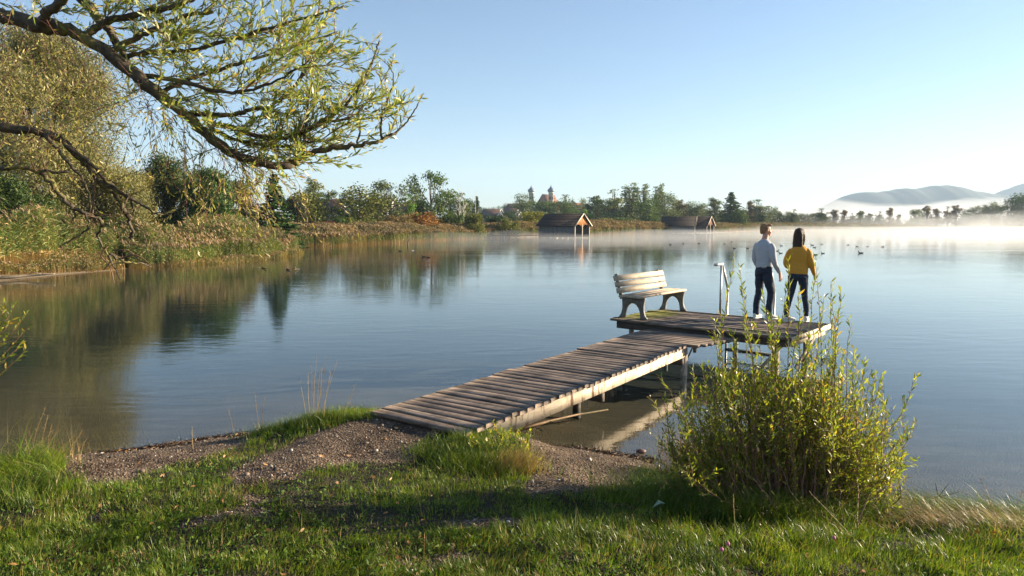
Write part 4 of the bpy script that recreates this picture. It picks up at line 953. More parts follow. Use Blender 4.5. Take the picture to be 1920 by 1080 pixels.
# ------------------------------------------------------------------ village: farmhouses, barn, church
white_m = plain("white_render", (.62, .60, .56), .8, .08, .5)
brownroof_m = woodmat("brown_tile_roof", [(.3, (.05, .03, .024)), (.7, (.10, .06, .045))], st=(3, 3, 3))
redroof_m = woodmat("red_tile_roof", [(.3, (.20, .085, .055)), (.7, (.32, .14, .09))], st=(2, 2, 2))
win_m = plain("window_glass_dark", (.04, .045, .05), .2, .2, 1)
def house(name, label, px, base_py, Y, ang, L, Wd, eave, ridge, wm, rm, wins=(), cat="house", zb=None, ov=.6):
    b = P(px, base_py, Y); zb = b[2] if zb is None else zb; o = empty(name, (b[0], Y, zb), -R(ang), label=label, cat=cat)
    mb = MB()
    v = [(-L, 0, -1), (0, 0, -1), (0, Wd, -1), (-L, Wd, -1), (-L, 0, eave), (0, 0, eave), (0, Wd, eave), (-L, Wd, eave), (0, Wd / 2, ridge - .1), (-L, Wd / 2, ridge - .1)]
    mb.add(v, f4=[[0, 1, 5, 4], [2, 3, 7, 6], [0, 3, 2, 1], [1, 2, 6, 5], [3, 0, 4, 7]], f3=[[5, 6, 8], [7, 4, 9]]); mb.build("wall", wm, o)
    sl_ = (ridge - eave) / (Wd / 2); mb = MB()
    for s_ in (0, 1):
        ye = -ov if s_ == 0 else Wd + ov; ze = eave - sl_ * ov
        v = [(-L - ov, ye, ze + .2), (ov, ye, ze + .2), (ov, Wd / 2, ridge + .2), (-L - ov, Wd / 2, ridge + .2), (-L - ov, ye, ze), (ov, ye, ze), (ov, Wd / 2, ridge), (-L - ov, Wd / 2, ridge)]
        mb.add(v, f4=[[0, 1, 2, 3], [7, 6, 5, 4], [0, 4, 5, 1], [1, 5, 6, 2], [3, 2, 6, 7], [0, 3, 7, 4]])
    rf = mb.build("roof", rm, o)
    for s_ in (-1, 1):
        y0 = Wd / 2 + s_ * (Wd / 2 + ov); ze = eave - sl_ * ov; mb = MB(); mb.bar((ov + .04, y0, ze + .05), (ov + .04, Wd / 2, ridge + .1), .06, .35); mb.build("barge_board", white_m, rf)
    for (y0, z0, w_, h_) in wins:
        mb = MB(); mb.box((.03, y0, z0), (.06, w_, h_)); wn = mb.build("window", win_m, o)
        mb = MB(); mb.box((.05, y0, z0 - h_ / 2 - .06), (.16, w_ + .3, .1)); mb.build("sill", white_m, wn)
    return o
Yh = 380
house("farmhouse", "white gabled farmhouse with dark brown roof left of the church trees", 964, 413, Yh, 48, 8, 7.6, 3.6, 6.6, white_m, brownroof_m, ((2.7, 3.0, .9, 1.6), (4.9, 3.0, .9, 1.6), (3.8, 5.0, .8, 1.0)), ov=.5)
house("farmhouse", "long low farmhouse with brown roof left of the white gabled one", 930, 413, 385, 38, 12, 8, 2.2, 6.2, white_m, brownroof_m, ((3, 2.4, .8, 1.4), (5, 2.4, .8, 1.4)))
house("barn", "big dark hipped barn roof rising behind the two farmhouses", 966, 408, 450, 50, 15, 14, 2.5, 9.4, wall_m, brownroof_m, cat="barn")
house("house", "white house wall behind the green bush left of the broad willow", 632, 408, 150, 30, 6, 5.5, 1.6, 4.0, white_m, brownroof_m, ((1.8, 1.4, .8, 1),))
house("house", "white house wall between the broad willow and the spreading willow", 722, 412, 150, 30, 6, 5.5, 1.8, 4.6, white_m, brownroof_m, ((1.8, 1.4, .8, 1),))
house("house", "white house wall showing under the tallest tree's left side", 771, 412, 152, 30, 5, 5, 1.6, 3.8, white_m, brownroof_m, ((1.8, 1.4, .8, 1),))
YC = 640.0
s_ = YC / F
dome_m = plain("patinated_copper", (.16, .20, .24), .5, .15, .3, metal=.2)
ch = empty("church", tuple(P(1015, 400, YC)), label="church with two onion domed towers and a steep red roof above the trees", cat="church")
cz = P(1015, 400, YC); ref_ = cz
def tower(px, top):
    q = P(px, 400, YC) - ref_; zt = P(px, top, YC)[2] - ref_[2]; w_ = 4.6 * s_; hb = (400 - 362) * s_
    mb = MB(); mb.rings([(q[0], 0, -14), (q[0], 0, hb), (q[0], 0, hb), (q[0], 0, hb + .6)], [w_, w_, w_ * 1.12, w_ * 1.12], [w_, w_, w_ * 1.12, w_ * 1.12], 8); tw = mb.build("tower", white_m, ch)
    zs = [0, .10, .2, .32, .42, .52, .64, .76, .9, 1.0]; rs = [1.1, 1.38, 1.48, 1.3, .98, .62, .34, .16, .06, .02]; H_ = zt - hb - .6
    mb = MB(); mb.rings([(q[0], 0, hb + .6 + H_ * z) for z in zs], [w_ * r for r in rs], [w_ * r for r in rs], 14); mb.build("onion_dome", dome_m, tw, smooth=True)
    mb = MB()
    mb.box((q[0] - w_ * .45, -w_ * .96, hb - 5), (1.1, .5, 2.6)); mb.box((q[0] + w_ * .55, -w_ * .90, hb - 5), (1.1, .9, 2.6)); mb.build("belfry_window", win_m, tw)
tower(996, 346); tower(1033, 345)
q0, q1, zr = (P(p_, 400, YC) - ref_ for p_ in (1006, 1082, 1000)); 
ax = P(1018, 364, YC) - ref_
mb = MB(); Lr = 13.0; v = [(ax[0] - 10, -1, 2), (ax[0] + 6, -4, 2), (ax[0] - .8, -2, ax[2]), (ax[0] + Lr - 10, 22, 2), (ax[0] + Lr + 6, 16, 2), (ax[0] + Lr - .8, 20, ax[2])]
mb.add(v, f3=[[0, 1, 2], [3, 5, 4]], f4=[[1, 4, 5, 2], [0, 2, 5, 3]]); mb.build("nave_roof", redroof_m, ch)
mb = MB(); mb.add([(ax[0] - 9, 0, -12), (ax[0] + 5.5, -3, -12), (ax[0] + Lr + 5, 15, -12), (ax[0] + Lr - 9, 20, -12), (ax[0] - 9, 0, 3), (ax[0] + 5.5, -3, 3), (ax[0] + Lr + 5, 15, 3), (ax[0] + Lr - 9, 20, 3)], f4=[[0, 1, 5, 4], [1, 2, 6, 5], [2, 3, 7, 6], [3, 0, 4, 7]]); mb.build("nave_wall", white_m, ch)
house("monastery_wing", "long red roofed building right of the church, half hidden by trees", 1092, 400, 600, 15, 15, 10, 5, 9, white_m, redroof_m, cat="building")

# ------------------------------------------------------------------ hills beyond the mist
def hill(name, prof, Y, thick, seed):
    prof = np.array(prof, float); n = 160; px = np.linspace(prof[0, 0], prof[-1, 0], n); py = np.interp(px, prof[:, 0], prof[:, 1]) 
    py = np.convolve(np.pad(py, 3, mode='edge'), np.ones(7) / 7, 'valid') + (fbm(px * .08, px * 0 + 3, seed, 4) - .5) * 3
    X = (px - 960) / F * Y; Zt = np.array([P(a, b, Y)[2] for a, b in zip(px, py)]); m_ = 26; v = []
    for k in range(m_):
        f = k / (m_ - 1) * 2 - 1; sh = (math.cos(f * math.pi) + 1) / 2
        wob = (fbm(X * .006 + 4, X * 0 + f * 4, seed + 2, 4) - .5) * 90 * (1 - sh)
        v.append(np.stack([X, Y + f * thick + wob, np.maximum(Zt, 2) * sh ** .8 + (fbm(X * .02, X * 0 + f * 9, seed + 3, 3) - .5) * 10 * sh * (1 - sh) * 2 - 4 * (1 - sh)], 1))
    V = np.concatenate(v); i = np.arange(m_ - 1)[:, None] * n; j = np.arange(n - 1)[None]
    return mesh_np(name, V, [np.stack([i + j, i + j + 1, i + n + j + 1, i + n + j], -1).reshape(-1, 4)], hill_m, smooth=True, kind="structure")
hill_m = plain("forested_hill", (.03, .052, .055), .95, .35, .01)
hill("hills", [(1490, 424), (1548, 386), (1575, 370), (1605, 360), (1640, 361), (1655, 358), (1690, 352), (1705, 355), (1735, 348), (1778, 348), (1800, 356), (1860, 366), (1960, 384), (2080, 415)], 3000, 420, 1)
hill("hills", [(1780, 420), (1850, 372), (1890, 353), (1920, 342), (1990, 322), (2100, 310), (2250, 330)], 3600, 500, 4)

# ------------------------------------------------------------------ waterfowl
duck_m = plain("dark_plumage", (.03, .026, .022), .6, .3, 20)
pale_duck = plain("white_plumage", (.75, .73, .7), .7, .1, 20)
bill_m = plain("duck_bill", (.35, .25, .08), .5, .2, 20)
def duck_mesh():
    mb = MB()
    ys_ = [-.24, -.2, -.12, 0, .1, .17, .2]; zz = [.11, .085, .055, .045, .055, .08, .10]; A = [.012, .045, .085, .10, .085, .05, .02]; B = [.01, .03, .055, .07, .065, .045, .02]
    mb.rings([(0, y, z) for y, z in zip(ys_, zz)], A, B, 12, (1, 0, 0), (0, 0, 1)); mb.tube([(0, .14, .09), (0, .175, .15), (0, .18, .2)], [.045, .033, .03], 8); mb.ball((0, .195, .215), (.032, .045, .036), 10)
    b = mb.build("duck", duck_m, None, smooth=True); me = b.data; bpy.data.objects.remove(b)
    mb = MB(); mb.rings([(0, .23, .208), (0, .262, .204), (0, .285, .203)], [.016, .017, .01], [.012, .007, .004], 8, (1, 0, 0), (0, 0, 1)); c_ = mb.build("bill", bill_m, None); m2 = c_.data; bpy.data.objects.remove(c_); return me, m2
dm, bm_ = duck_mesh()
def duck(px, py, label, yaw, s=1.0, mat=None):
    p = G(px, py, 0); o = bpy.data.objects.new("duck", dm); COL.objects.link(o); o.location = (p[0], p[1], -.02); o.rotation_euler = (0, 0, R(yaw)); s *= .5; o.scale = (s, s, s)
    tag(o, label, "duck", "waterfowl swimming on the lake")
    b = bpy.data.objects.new("bill", bm_); COL.objects.link(b); b.parent = o
    if mat: o.material_slots[0].link = 'OBJECT'; o.material_slots[0].material = mat
DK = [(795, 482, "left black duck of the close pair on the open water at left", 80, 1.5), (803, 483, "right black duck of the close pair on the open water at left", 80, 1.4), (750, 471, "tiny dark duck near the broken stump", 90, 1.5),
      (1257, 459, "lone dark duck below the reed belt between the boathouses", 20, 1.6), (1281, 457, "dark duck nearest to the twin boathouses", 10, 1.6), (1310, 456.5, "dark duck under the farthest boathouse's gable", 200, 1.6), (1358, 457, "upright small duck left of the man's shoulder", 0, 1.5), (1372, 453.5, "small far duck just left of the man's shoulder", 90, 1.4),
      (1377, 466, "dark duck left of the man's back, nearer of two", 90, 1.5), (1402, 466, "dark duck almost touching the man's back", 90, 1.5), (1465, 461, "dark duck between man and woman at neck height", 90, 1.5), (1457, 471, "dark duck between man and woman, lowest on the left", 270, 1.5), (1464, 475, "dark duck beside the woman's left shoulder", 90, 1.4),
      (1523, 460, "dark duck close right of the woman's hair", 90, 1.8), (1527, 464.5, "dark duck just below the one right of the woman's hair", 270, 1.5), (1541, 458, "small duck, upper right of the ducks near the woman", 90, 1.3), (1529, 478, "dark duck behind the tall willow tip", 90, 1.5), (1543, 475.5, "dark duck right of the tall willow tip", 90, 1.5),
      (1590, 459.5, "first duck of the line swimming at right", 270, 1.4), (1607, 462.5, "second duck of the line swimming at right", 90, 1.4), (1627, 462.5, "third and smallest duck of the line swimming at right", 90, 1.1), (1655, 463, "last duck of the line, farthest right", 270, 1.5), (1614, 475, "larger duck swimming below the line at right", 90, 1.9)]
for px, py, l, yaw, s in DK: duck(px, py, l, yaw + random.uniform(-15, 15), s)
duck(774, 470, "small white bird floating before the far reeds", 90, .9, pale_duck)

# driftwood and logs
def log(label, pts, r, m_=pale_bark, name="driftwood", cat="driftwood", tw=0, seed=0):
    pts = np.array(pts, float); o0_ = pts[0].copy(); mb = MB(); n = len(pts); mb.tube(pts - o0_, [r * (1 - .6 * k / (n - 1)) for k in range(n)], 7); r_ = np.random.default_rng(seed)
    for _ in range(tw):
        k = r_.integers(0, n - 1); a_ = pts[k] - o0_; d = r_.normal(0, 1, 3); d[2] = abs(d[2]); d /= np.linalg.norm(d); mb.tube([a_, a_ + d * r * 8, a_ + d * r * 14 + r_.normal(0, r * 2, 3)], [r * .4, r * .25, r * .1], 5)
    o = mb.build(name, m_, None, smooth=True, label=label, cat=cat); o.location = tuple(o0_); return o
log("pale driftwood log lying on the left shore at the reeds' foot", [G(0, 521, .12), G(40, 518, .14), G(80, 515, .2), G(102, 513, .25)], .06, plain('driftwood_tan', (.3, .24, .17), .8, .3, 6), tw=2, seed=3)
log("dark driftwood stick floating off the reed bed's tip", [G(538, 505, .02), G(552, 505, .10), G(562, 504, .0)], .05, dark_m, tw=1, seed=4)
log("small dark stick floating left of the driftwood off the reed bed", [G(492, 502, .02), G(500, 504, .06)], .04, dark_m, tw=1, seed=5)
log("long pale branch lying half sunk in the shallows beside the walkway", [G(978, 803, .03), G(1030, 790, -.01), G(1080, 778, .0), G(1140, 768, -.05)], .022, plain("sunken_branch", (.26, .16, .09), .7, .3, 20), "branch", "branch", 1, 6)
log("dark thin branches washed up at the right bank's edge", [G(1690, 938, .06), G(1760, 932, .05), G(1810, 940, .03)], .012, dark_m, "branch", "branch", 3, 7)
mb = MB(); mb.ball((0, 0, 0), (.055, .035, .025), 10); o = mb.build("stone", plain("shallow_stone", (.14, .08, .07), .6, .3, 20), None, label="small dark reddish stone in the shallows off the gravel beach", cat="stone"); o.location = tuple(G(1202, 846, .01))

# ------------------------------------------------------------------ haze and mist
def vol(name, dens, col, aniso=.35):
    m, t, bs, out = new_mat(name); t.nodes.remove(bs); v = t.nodes.new("ShaderNodeVolumePrincipled")
    v.inputs["Color"].default_value = (*col, 1); v.inputs["Density"].default_value = dens; v.inputs["Anisotropy"].default_value = aniso
    t.links.new(v.outputs[0], out.inputs["Volume"]); return m
mb = MB(); mb.box((0, 2100, 200), (9000, 6400, 412)); mb.build("haze", vol("haze_air", .00017, (.60, .79, 1.0), .12), kind="stuff", label="thin bluish morning haze filling the air over the lake", cat="haze")
mist_m = {}
def mist(label, px, Y, wd, dp, h, dens, z0=0.0, seed=1):
    r_ = np.random.default_rng(seed); b = P(px, 420, Y); n, m_ = 48, 24; V = []
    for i in range(m_ + 1):
        th = math.pi * i / m_
        for j in range(n):
            a = 2 * math.pi * j / n; w_ = 1 + .22 * math.sin(3 * a + seed) + .12 * math.sin(7 * a + seed * 2)
            x = math.cos(a) * math.sin(th) * w_; y = math.sin(a) * math.sin(th) * w_; z = math.cos(th)
            bmp = 1 + .35 * math.sin(x * 9 + seed) * math.sin(x * 23 + 1.3 * seed) * (z > 0)
            V.append((x * wd / 2, y * dp / 2, h * z * bmp if z > 0 else -.6 * -z * -1 * -1))
    q = [[i * n + j, (i + 1) * n + j, (i + 1) * n + (j + 1) % n, i * n + (j + 1) % n] for i in range(m_) for j in range(n)]
    o = mesh_np("mist", V, [q], vol("mist_vapour", dens, (.92, .96, 1.0), .45), smooth=True, kind="stuff", label=label, cat="mist"); o.location = (b[0], b[1], z0); return o
mist("low white mist lying over the far right end of the lake", 1900, 330, 420, 120, 7, .0030, 0, 1)
mist("bright thin mist spread over the right half of the water", 1700, 200, 330, 380, 1.5, .0040, 0, 6)
mist("thin mist smoking over the middle of the lake before the boathouses", 1300, 165, 230, 130, 1.1, .0020, 0, 2)
mist("thin mist creeping along the far left water before the reeds", 760, 95, 90, 24, 1.4, .009, 0, 5)
mist("thick white mist bank lying in front of the hills", 1900, 1350, 1500, 500, 40, .0032, 4, 3)
mist("thin ground mist among the trees across the lake", 1700, 400, 420, 130, 11, .0030, 0, 4)

for i, (px, Y, wd, dp, h, dn) in enumerate([(1560, 225, 34, 20, 6, .011), (1690, 205, 40, 22, 7, .012), (1800, 240, 50, 24, 11, .012), (1890, 215, 30, 18, 9, .014), (1850, 180, 46, 14, 4, .014), (1720, 290, 60, 20, 12, .011), (1450, 235, 40, 16, 4.5, .010), (1260, 150, 34, 12, 2.6, .012), (1040, 112, 22, 8, 1.8, .012), (930, 105, 26, 6, 1.5, .012), (1910, 290, 60, 22, 16, .011)]):
    mist("wisps of white steam rising off the lake surface", px, Y, wd, dp, h * .55, dn * .36, 0, 11 + i)

# ------------------------------------------------------------------ near willow overhanging from the left
wbark = woodmat("willow_bark", [(.3, (.035, .028, .02)), (.55, (.085, .068, .045)), (.75, (.14, .115, .075))], st=(14, 14, 14), stain=(.16, .14, .03), bmp=.9)
wtwig = plain("willow_twig", (.16, .085, .045), .6, .4, 9)
rtwig = plain("willow_red_twig", (.17, .065, .045), .6, .4, 9)
wleaf = leafmat("willow_leaf", [(0, (.15, .21, .03)), (.3, (.24, .29, .05)), (.5, (.28, .32, .07)), (.66, (.42, .44, .20)), (.85, (.52, .53, .34)), (.95, (.44, .34, .06)), (1, (.45, .26, .06))], .48, .35, spec=.5)
yleaf = leafmat("willow_yellow_leaf", [(0, (.2, .22, .04)), (.4, (.36, .33, .08)), (.7, (.46, .35, .09)), (1, (.5, .46, .27))], .42, .4, spec=.45)
willow = empty("willow_tree", (-5.2, 3.9, gh(-5.2, 3.9)), label="near willow whose mossy branches reach over the lake from the upper left", cat="tree")
WO = np.array(willow.location)
def smooth(p, k=6):
    p = np.asarray(p, float); n = len(p); s = np.linspace(0, n - 1, (n - 1) * k + 1); out = []
    for t_ in s:
        i = min(int(t_), n - 2); f = t_ - i; p0, p1, p2, p3 = p[max(i - 1, 0)], p[i], p[i + 1], p[min(i + 2, n - 1)]
        out.append(.5 * ((2 * p1) + (-p0 + p2) * f + (2 * p0 - 5 * p1 + 4 * p2 - p3) * f * f + (-p0 + 3 * p1 - 3 * p2 + p3) * f ** 3))
    return np.array(out)
def limb(pix, Y0, Y1, r0, r1, wob=.006):
    n = len(pix); p = np.array([P(a, b, Y0 + (Y1 - Y0) * i / (n - 1)) for i, (a, b) in enumerate(pix)]); p = smooth(p)
    p[1:-1] += rng.normal(0, wob * (.3 + .05 * r0), p[1:-1].shape)
    f = np.linspace(0, 1, len(p)); Yv = p[:, 1]; r = (r0 + (r1 - r0) * f) / F * Yv * (1 + .10 * np.sin(f * 40 + rng.random() * 6)); return p, r
UP = [  # pixel polyline, depth start/end, radius px start/end
 ([(-120, 0), (-40, 18), (0, 28), (80, 48), (140, 62), (210, 106), (300, 178), (345, 212), (400, 262), (450, 294), (500, 308), (545, 308), (563, 296), (600, 283), (650, 273), (700, 268), (725, 257), (742, 250)], 4.3, 4.9, 15, 2.2),
 ([(78, 44), (92, 22), (118, -4), (130, -40)], 4.35, 4.2, 9, 7), ([(130, -30), (160, 4), (186, 38), (214, 70), (240, 120)], 4.6, 4.7, 11, 5),
 ([(160, 66), (190, 45), (250, 28), (320, 14), (365, -4)], 4.45, 4.5, 7, 4), ([(214, 94), (250, 74), (300, 50), (345, 30), (400, 22)], 4.5, 4.7, 6, 3),
 ([(228, 112), (262, 100), (300, 98), (372, 92), (440, 72), (520, 48), (610, 24), (645, 10)], 4.6, 4.9, 5, 1.5),
 ([(300, 178), (345, 152), (420, 128), (500, 104), (570, 80), (635, 62)], 4.6, 5.0, 5, 1.2), ([(250, 140), (330, 150), (400, 170), (455, 172), (520, 150), (590, 108)], 4.55, 4.3, 5, 1.5),
 ([(350, 213), (425, 216), (470, 205), (515, 196), (560, 150), (585, 112), (600, 90)], 4.65, 4.9, 5, 1.5), ([(392, 234), (430, 238), (500, 258), (560, 252), (612, 224), (652, 190), (690, 135), (706, 92), (712, 76)], 4.7, 5.0, 5.5, 1.2),
 ([(400, 243), (450, 264), (520, 275), (565, 269), (610, 262)], 4.7, 4.85, 4, 1.5), ([(566, 293), (572, 258), (576, 215), (578, 170), (572, 130)], 4.8, 4.75, 3, 1), ([(716, 262), (714, 228), (726, 190), (738, 150), (730, 120)], 4.88, 4.9, 2.6, .9),
 ([(668, 272), (676, 244), (672, 212), (690, 188)], 4.87, 4.8, 2.2, .9), ([(740, 250), (760, 232), (778, 206), (786, 188)], 4.9, 4.95, 2, .8), ([(640, 224), (690, 222), (735, 215), (765, 190)], 4.85, 5.0, 2.2, .8), ([(612, 226), (660, 218), (705, 170), (735, 118)], 4.9, 5.1, 2.2, .8)]
LO = [([(-120, 232), (-20, 236), (40, 243), (85, 250), (122, 268), (152, 300), (182, 334), (214, 366), (238, 400), (247, 430), (246, 448)], 4.0, 4.5, 9, 2.5),
 ([(182, 336), (225, 362), (262, 382), (290, 400), (305, 402)], 4.25, 4.4, 4, 1.3), ([(85, 250), (125, 300), (150, 330), (170, 380), (165, 402)], 4.1, 4.2, 4, 1.6), ([(-60, 318), (30, 314), (80, 322), (130, 322)], 3.9, 4.0, 4.5, 2),
 ([(75, 320), (105, 352), (130, 386), (160, 400), (188, 414), (190, 432), (184, 446), (204, 482), (226, 524)], 4.0, 4.3, 5, 1), ([(160, 400), (166, 420), (164, 430), (140, 446), (112, 462)], 4.1, 4.2, 2.2, 1), ([(204, 476), (236, 492), (262, 494), (284, 500)], 4.2, 4.4, 2.4, 1), ([(138, 386), (141, 402), (134, 414)], 4.1, 4.1, 3, 1.4),
 ([(204, 478), (206, 492), (194, 506)], 4.2, 4.2, 2.4, 1), ([(120, 268), (160, 300), (200, 340), (240, 368), (252, 402)], 4.15, 4.35, 4, 1.5)]
trk = MB(); zb = WO[2]
trk.tube(smooth([(0, 0, -.2), (.05, .0, .9), (-.05, .1, 2.0), (.1, .2, 3.0), (.3, .3, 3.7)], 5), np.linspace(.34, .17, 21), 14)
tr0 = P(-120, 0, 4.3) - WO; tr1 = P(-120, 232, 4.0) - WO; trk.tube(smooth([(.1, .2, 2.9), tr0 * .5 + np.array([.0, .1, 1.6]) * .5 + [0, 0, .3], tr0], 5), np.linspace(.12, .055, 11), 10)
trk.tube(smooth([(-.05, .1, 1.7), tr1 * .5 + [0, 0, .95], tr1], 5), np.linspace(.09, .032, 11), 10)
trk.build("trunk", wbark, willow, smooth=True)
twigs = MB(); ltwigs = MB(); TL = []; TLy = []
def sub(mbx, p0, d, L, r, droop, n=6, wig=.12):
    pts = [np.array(p0, float)]; d = d / np.linalg.norm(d)
    for i in range(n):
        d = d + np.array([0, 0, droop]) / n + rng.normal(0, wig / n ** .5, 3); d /= np.linalg.norm(d); pts.append(pts[-1] + d * L / n)
    pts = np.array(pts); mbx.tube(pts, np.linspace(r, r * .3, len(pts)), 4, cap=False); return pts
def put_leaves(store, pts, nl, L, start=.15, ang=.6):
    s = np.linspace(start, 1, nl) * (len(pts) - 1); i = np.minimum(s.astype(int), len(pts) - 2); f = (s - i)[:, None]; p = pts[i] * (1 - f) + pts[i + 1] * f; d = pts[i + 1] - pts[i]; d /= np.linalg.norm(d, axis=1)[:, None]
    side = rng.normal(0, 1, p.shape); side -= d * (side * d).sum(1)[:, None]; side /= np.linalg.norm(side, axis=1)[:, None]
    store.append((p, d * 1.0 + side * ang * rng.uniform(.6, 1.5, (nl, 1)) + [0, 0, .05], L * rng.uniform(.6, 1.2, nl)))
EXCL = None
def toward(p, k): return np.array([.75, rng.normal(0, .35), k])
limbs = []
def tip_ok(p):
    d = p - np.array([0, 0, CAM_H]); dep = d[1] * CT - d[2] * ST; px = 960 + F * d[0] / dep; py = 540 - F * (d[1] * ST + d[2] * CT) / dep
    return px < np.interp(py, [-100, 0, 60, 85, 120, 170, 215, 255, 285, 305, 345], [660, 650, 655, 735, 752, 788, 792, 775, 745, 630, 560])
for k, (pix, y0, y1, r0, r1) in enumerate(UP):
    p, r = limb(pix, y0, y1, r0, r1); limbs.append((p, r)); mb = MB(); mb.tube(p - WO, r, 10 if r0 > 6 else 7); mb.build("branch", wbark, willow, smooth=True)
    Lp = np.linalg.norm(np.diff(p, axis=0), axis=1).sum(); nsub = int(Lp * (19 if k >= 9 else 10.5 if k else 11))
    h_ = int(len(p) * (.62 if k else .8)); tw_ = p[h_:] - WO; put_leaves(TL, tw_, int(np.linalg.norm(np.diff(tw_, axis=0), axis=1).sum() * (45 if k >= 9 else 30)), .06, .05, .9)
    for _ in range(nsub):
        f = rng.uniform(.12 if k else .2, .97); i = int(f * (len(p) - 1)); tan = p[min(i + 1, len(p) - 1)] - p[i]; tan /= np.linalg.norm(tan) + 1e-9
        thin = k >= 11 or (k == 0 and f > .80)
        if k in (9,) and f > .6: thin = True
        L = rng.uniform(.14, .34) if thin else rng.uniform(.3, .75); base = p[i]
        if k == 0 and f > .62: L = min(L, .3)
        up = rng.uniform(-.2, .9) if not thin else rng.uniform(-.45, .9)
        if k == 0 and .55 < f < .95 and rng.random() < .55: continue
        d = tan * .45 + np.array([.15 + rng.normal(0, .45), rng.normal(0, .55), up])
        if not tip_ok(base + d / np.linalg.norm(d) * L * 1.05): continue
        pts = sub(twigs, base - WO, d, L, .0042 if not thin else .0028, rng.uniform(-.5, .3))
        put_leaves(TL, pts, int(L * 56), .062)
        if not thin:
            for _ in range(3):
                j = rng.integers(1, 6); q = sub(twigs, pts[j], (pts[j] - pts[j - 1]) / L * 6 * .6 + rng.normal(0, .4, 3) + [.1, 0, .15], rng.uniform(.14, .34), .0022, rng.uniform(-.6, .4)); put_leaves(TL, q, int(rng.integers(10, 20)), .062)
for _ in range(120):
    px, py = rng.uniform(-60, 640), rng.uniform(-60, 290)
    lim = np.interp(px, [0, 80, 200, 300, 400, 500, 640], [20, 40, 95, 170, 255, 290, 240])
    if py > lim - 10: continue
    b = P(px, py, rng.uniform(4.3, 5.6)); d = np.array([rng.normal(.25, .5), rng.normal(0, .4), rng.normal(.25, .6)]); L = rng.uniform(.2, .45)
    if not tip_ok(b + d / np.linalg.norm(d) * L): continue
    pts = sub(twigs, b - WO - d / np.linalg.norm(d) * L * .5, d, L, .0026, rng.uniform(-.5, .3), 6, .2); put_leaves(TL, pts, int(L * 50), .062)
# hanging reddish sprays with sparse leaves under the big limb
hang = MB()
p0_, _ = limbs[0]
for _ in range(120):
    f = rng.uniform(.05, .62); i = int(f * (len(p0_) - 1)); b = p0_[i] + [rng.normal(0, .12), rng.normal(0, .25), -.02]
    L = rng.uniform(.25, .75) * (1 if f > .3 else 1.1); pts = sub(hang, b - WO, np.array([rng.normal(.25, .5), rng.normal(0, .4), -.4]), L, .0017, -.9, 7, .3); put_leaves(TLy, pts, int(L * 17), .045)
    if rng.random() < .6: j = rng.integers(2, 6); q = sub(hang, pts[j], rng.normal(0, .6, 3) + [.2, 0, -.5], .25, .0016, -.6, 5, .35); put_leaves(TLy, q, 7, .042)
# long sprays reaching down near the dark trees
for (px, py) in [(330, 300), (345, 260), (300, 330), (360, 330), (385, 300), (410, 320), (430, 330), (455, 340), (480, 320), (500, 340), (520, 330), (395, 350), (440, 300), (470, 300), (490, 290), (360, 370), (420, 365), (330, 370), (455, 375), (490, 365), (380, 395), (350, 400), (300, 380)]:
    b = P(px + rng.normal(0, 8), py - 20, 4.7 + rng.normal(0, .15)); pts = sub(hang, b - WO, np.array([rng.normal(0, .5), rng.normal(0, .3), -.7]), rng.uniform(.2, .42), .002, -.5, 6, .35); put_leaves(TLy, pts, 13, .048)
    top = P(px + rng.normal(0, 12) - 10, min(py - 40, 300) - 40, 4.65); mid = (top + b) / 2 + [rng.normal(0, .04), 0, 0]; hang.tube(smooth([top - WO, mid - WO, b - WO], 4), .0017, 4, cap=False)
for k, (pix, y0, y1, r0, r1) in enumerate(LO):
    p, r = limb(pix, y0, y1, r0, r1, .008); mb = MB(); mb.tube(p - WO, r, 8); mb.build("branch", wbark, willow, smooth=True)
    Lp = np.linalg.norm(np.diff(p, axis=0), axis=1).sum()
    dens = 26 if k in (0, 3) else 7
    for _ in range(int(Lp * dens)):
        f = rng.uniform(.02, .8 if k in (0, 3) else 1); i = int(f * (len(p) - 1)); L = rng.uniform(.15, .5) if k in (0, 3) else rng.uniform(.08, .25)
        pts = sub(ltwigs, p[i] - WO, np.array([rng.normal(.2, .6), rng.normal(0, .5), rng.normal(.35 if k in (0, 3) else -.3, .6)]), L, .0028, rng.uniform(-.8, .3), 6, .3)
        if k in (0, 3): put_leaves(TLy, pts, int(L * 20), .045)
    if k in (0, 3):
        continue
# thin bare curved twigs at the end of the lower limb
for pix in [[(226, 486), (250, 478), (270, 486), (284, 500)], [(214, 470), (240, 470), (262, 488), (280, 494)], [(200, 462), (190, 480), (206, 500), (214, 530)], [(150, 380), (170, 390), (176, 360), (160, 330)], [(176, 372), (172, 410), (160, 440)], [(176, 360), (178, 330), (160, 300)]]:
    p = smooth([P(a, b, 4.25) for a, b in pix], 5); ltwigs.tube(p - WO, np.linspace(.006, .0025, len(p)), 5, cap=False)
# second leaf mass: yellowing sprays in front of the far crown, upper left
for _ in range(150):
    px, py = rng.uniform(-40, 330), rng.uniform(95, 330)
    if py > 130 + (330 - px) * .9 or py < 40 + px * .38: continue
    b = P(px, py, rng.uniform(4.7, 5.6)); pts = sub(ltwigs, b - WO, np.array([rng.normal(.3, .5), rng.normal(0, .3), rng.normal(-.2, .6)]), rng.uniform(.2, .5), .0022, -.4, 6, .3); put_leaves(TLy, pts, 10, .045)
def foliage(name, store, wl, mt_, parent, org=None):
    p = np.concatenate([a for a, _, _ in store]); d = np.concatenate([b for _, b, _ in store]); L = np.concatenate([c for _, _, c in store]); V, q, tr_ = leaf_quads(p, d, L, L * wl); print(name, len(p))
    return mesh_np(name, V, [q, tr_], mt_, parent)
twigs.build("twigs", wtwig, willow); ltwigs.build("lower_twigs", wtwig, willow); hang.build("hanging_twigs", rtwig, willow)
foliage("foliage", TL, .20, wleaf, willow); foliage("yellow_foliage", TLy, .22, yleaf, willow)

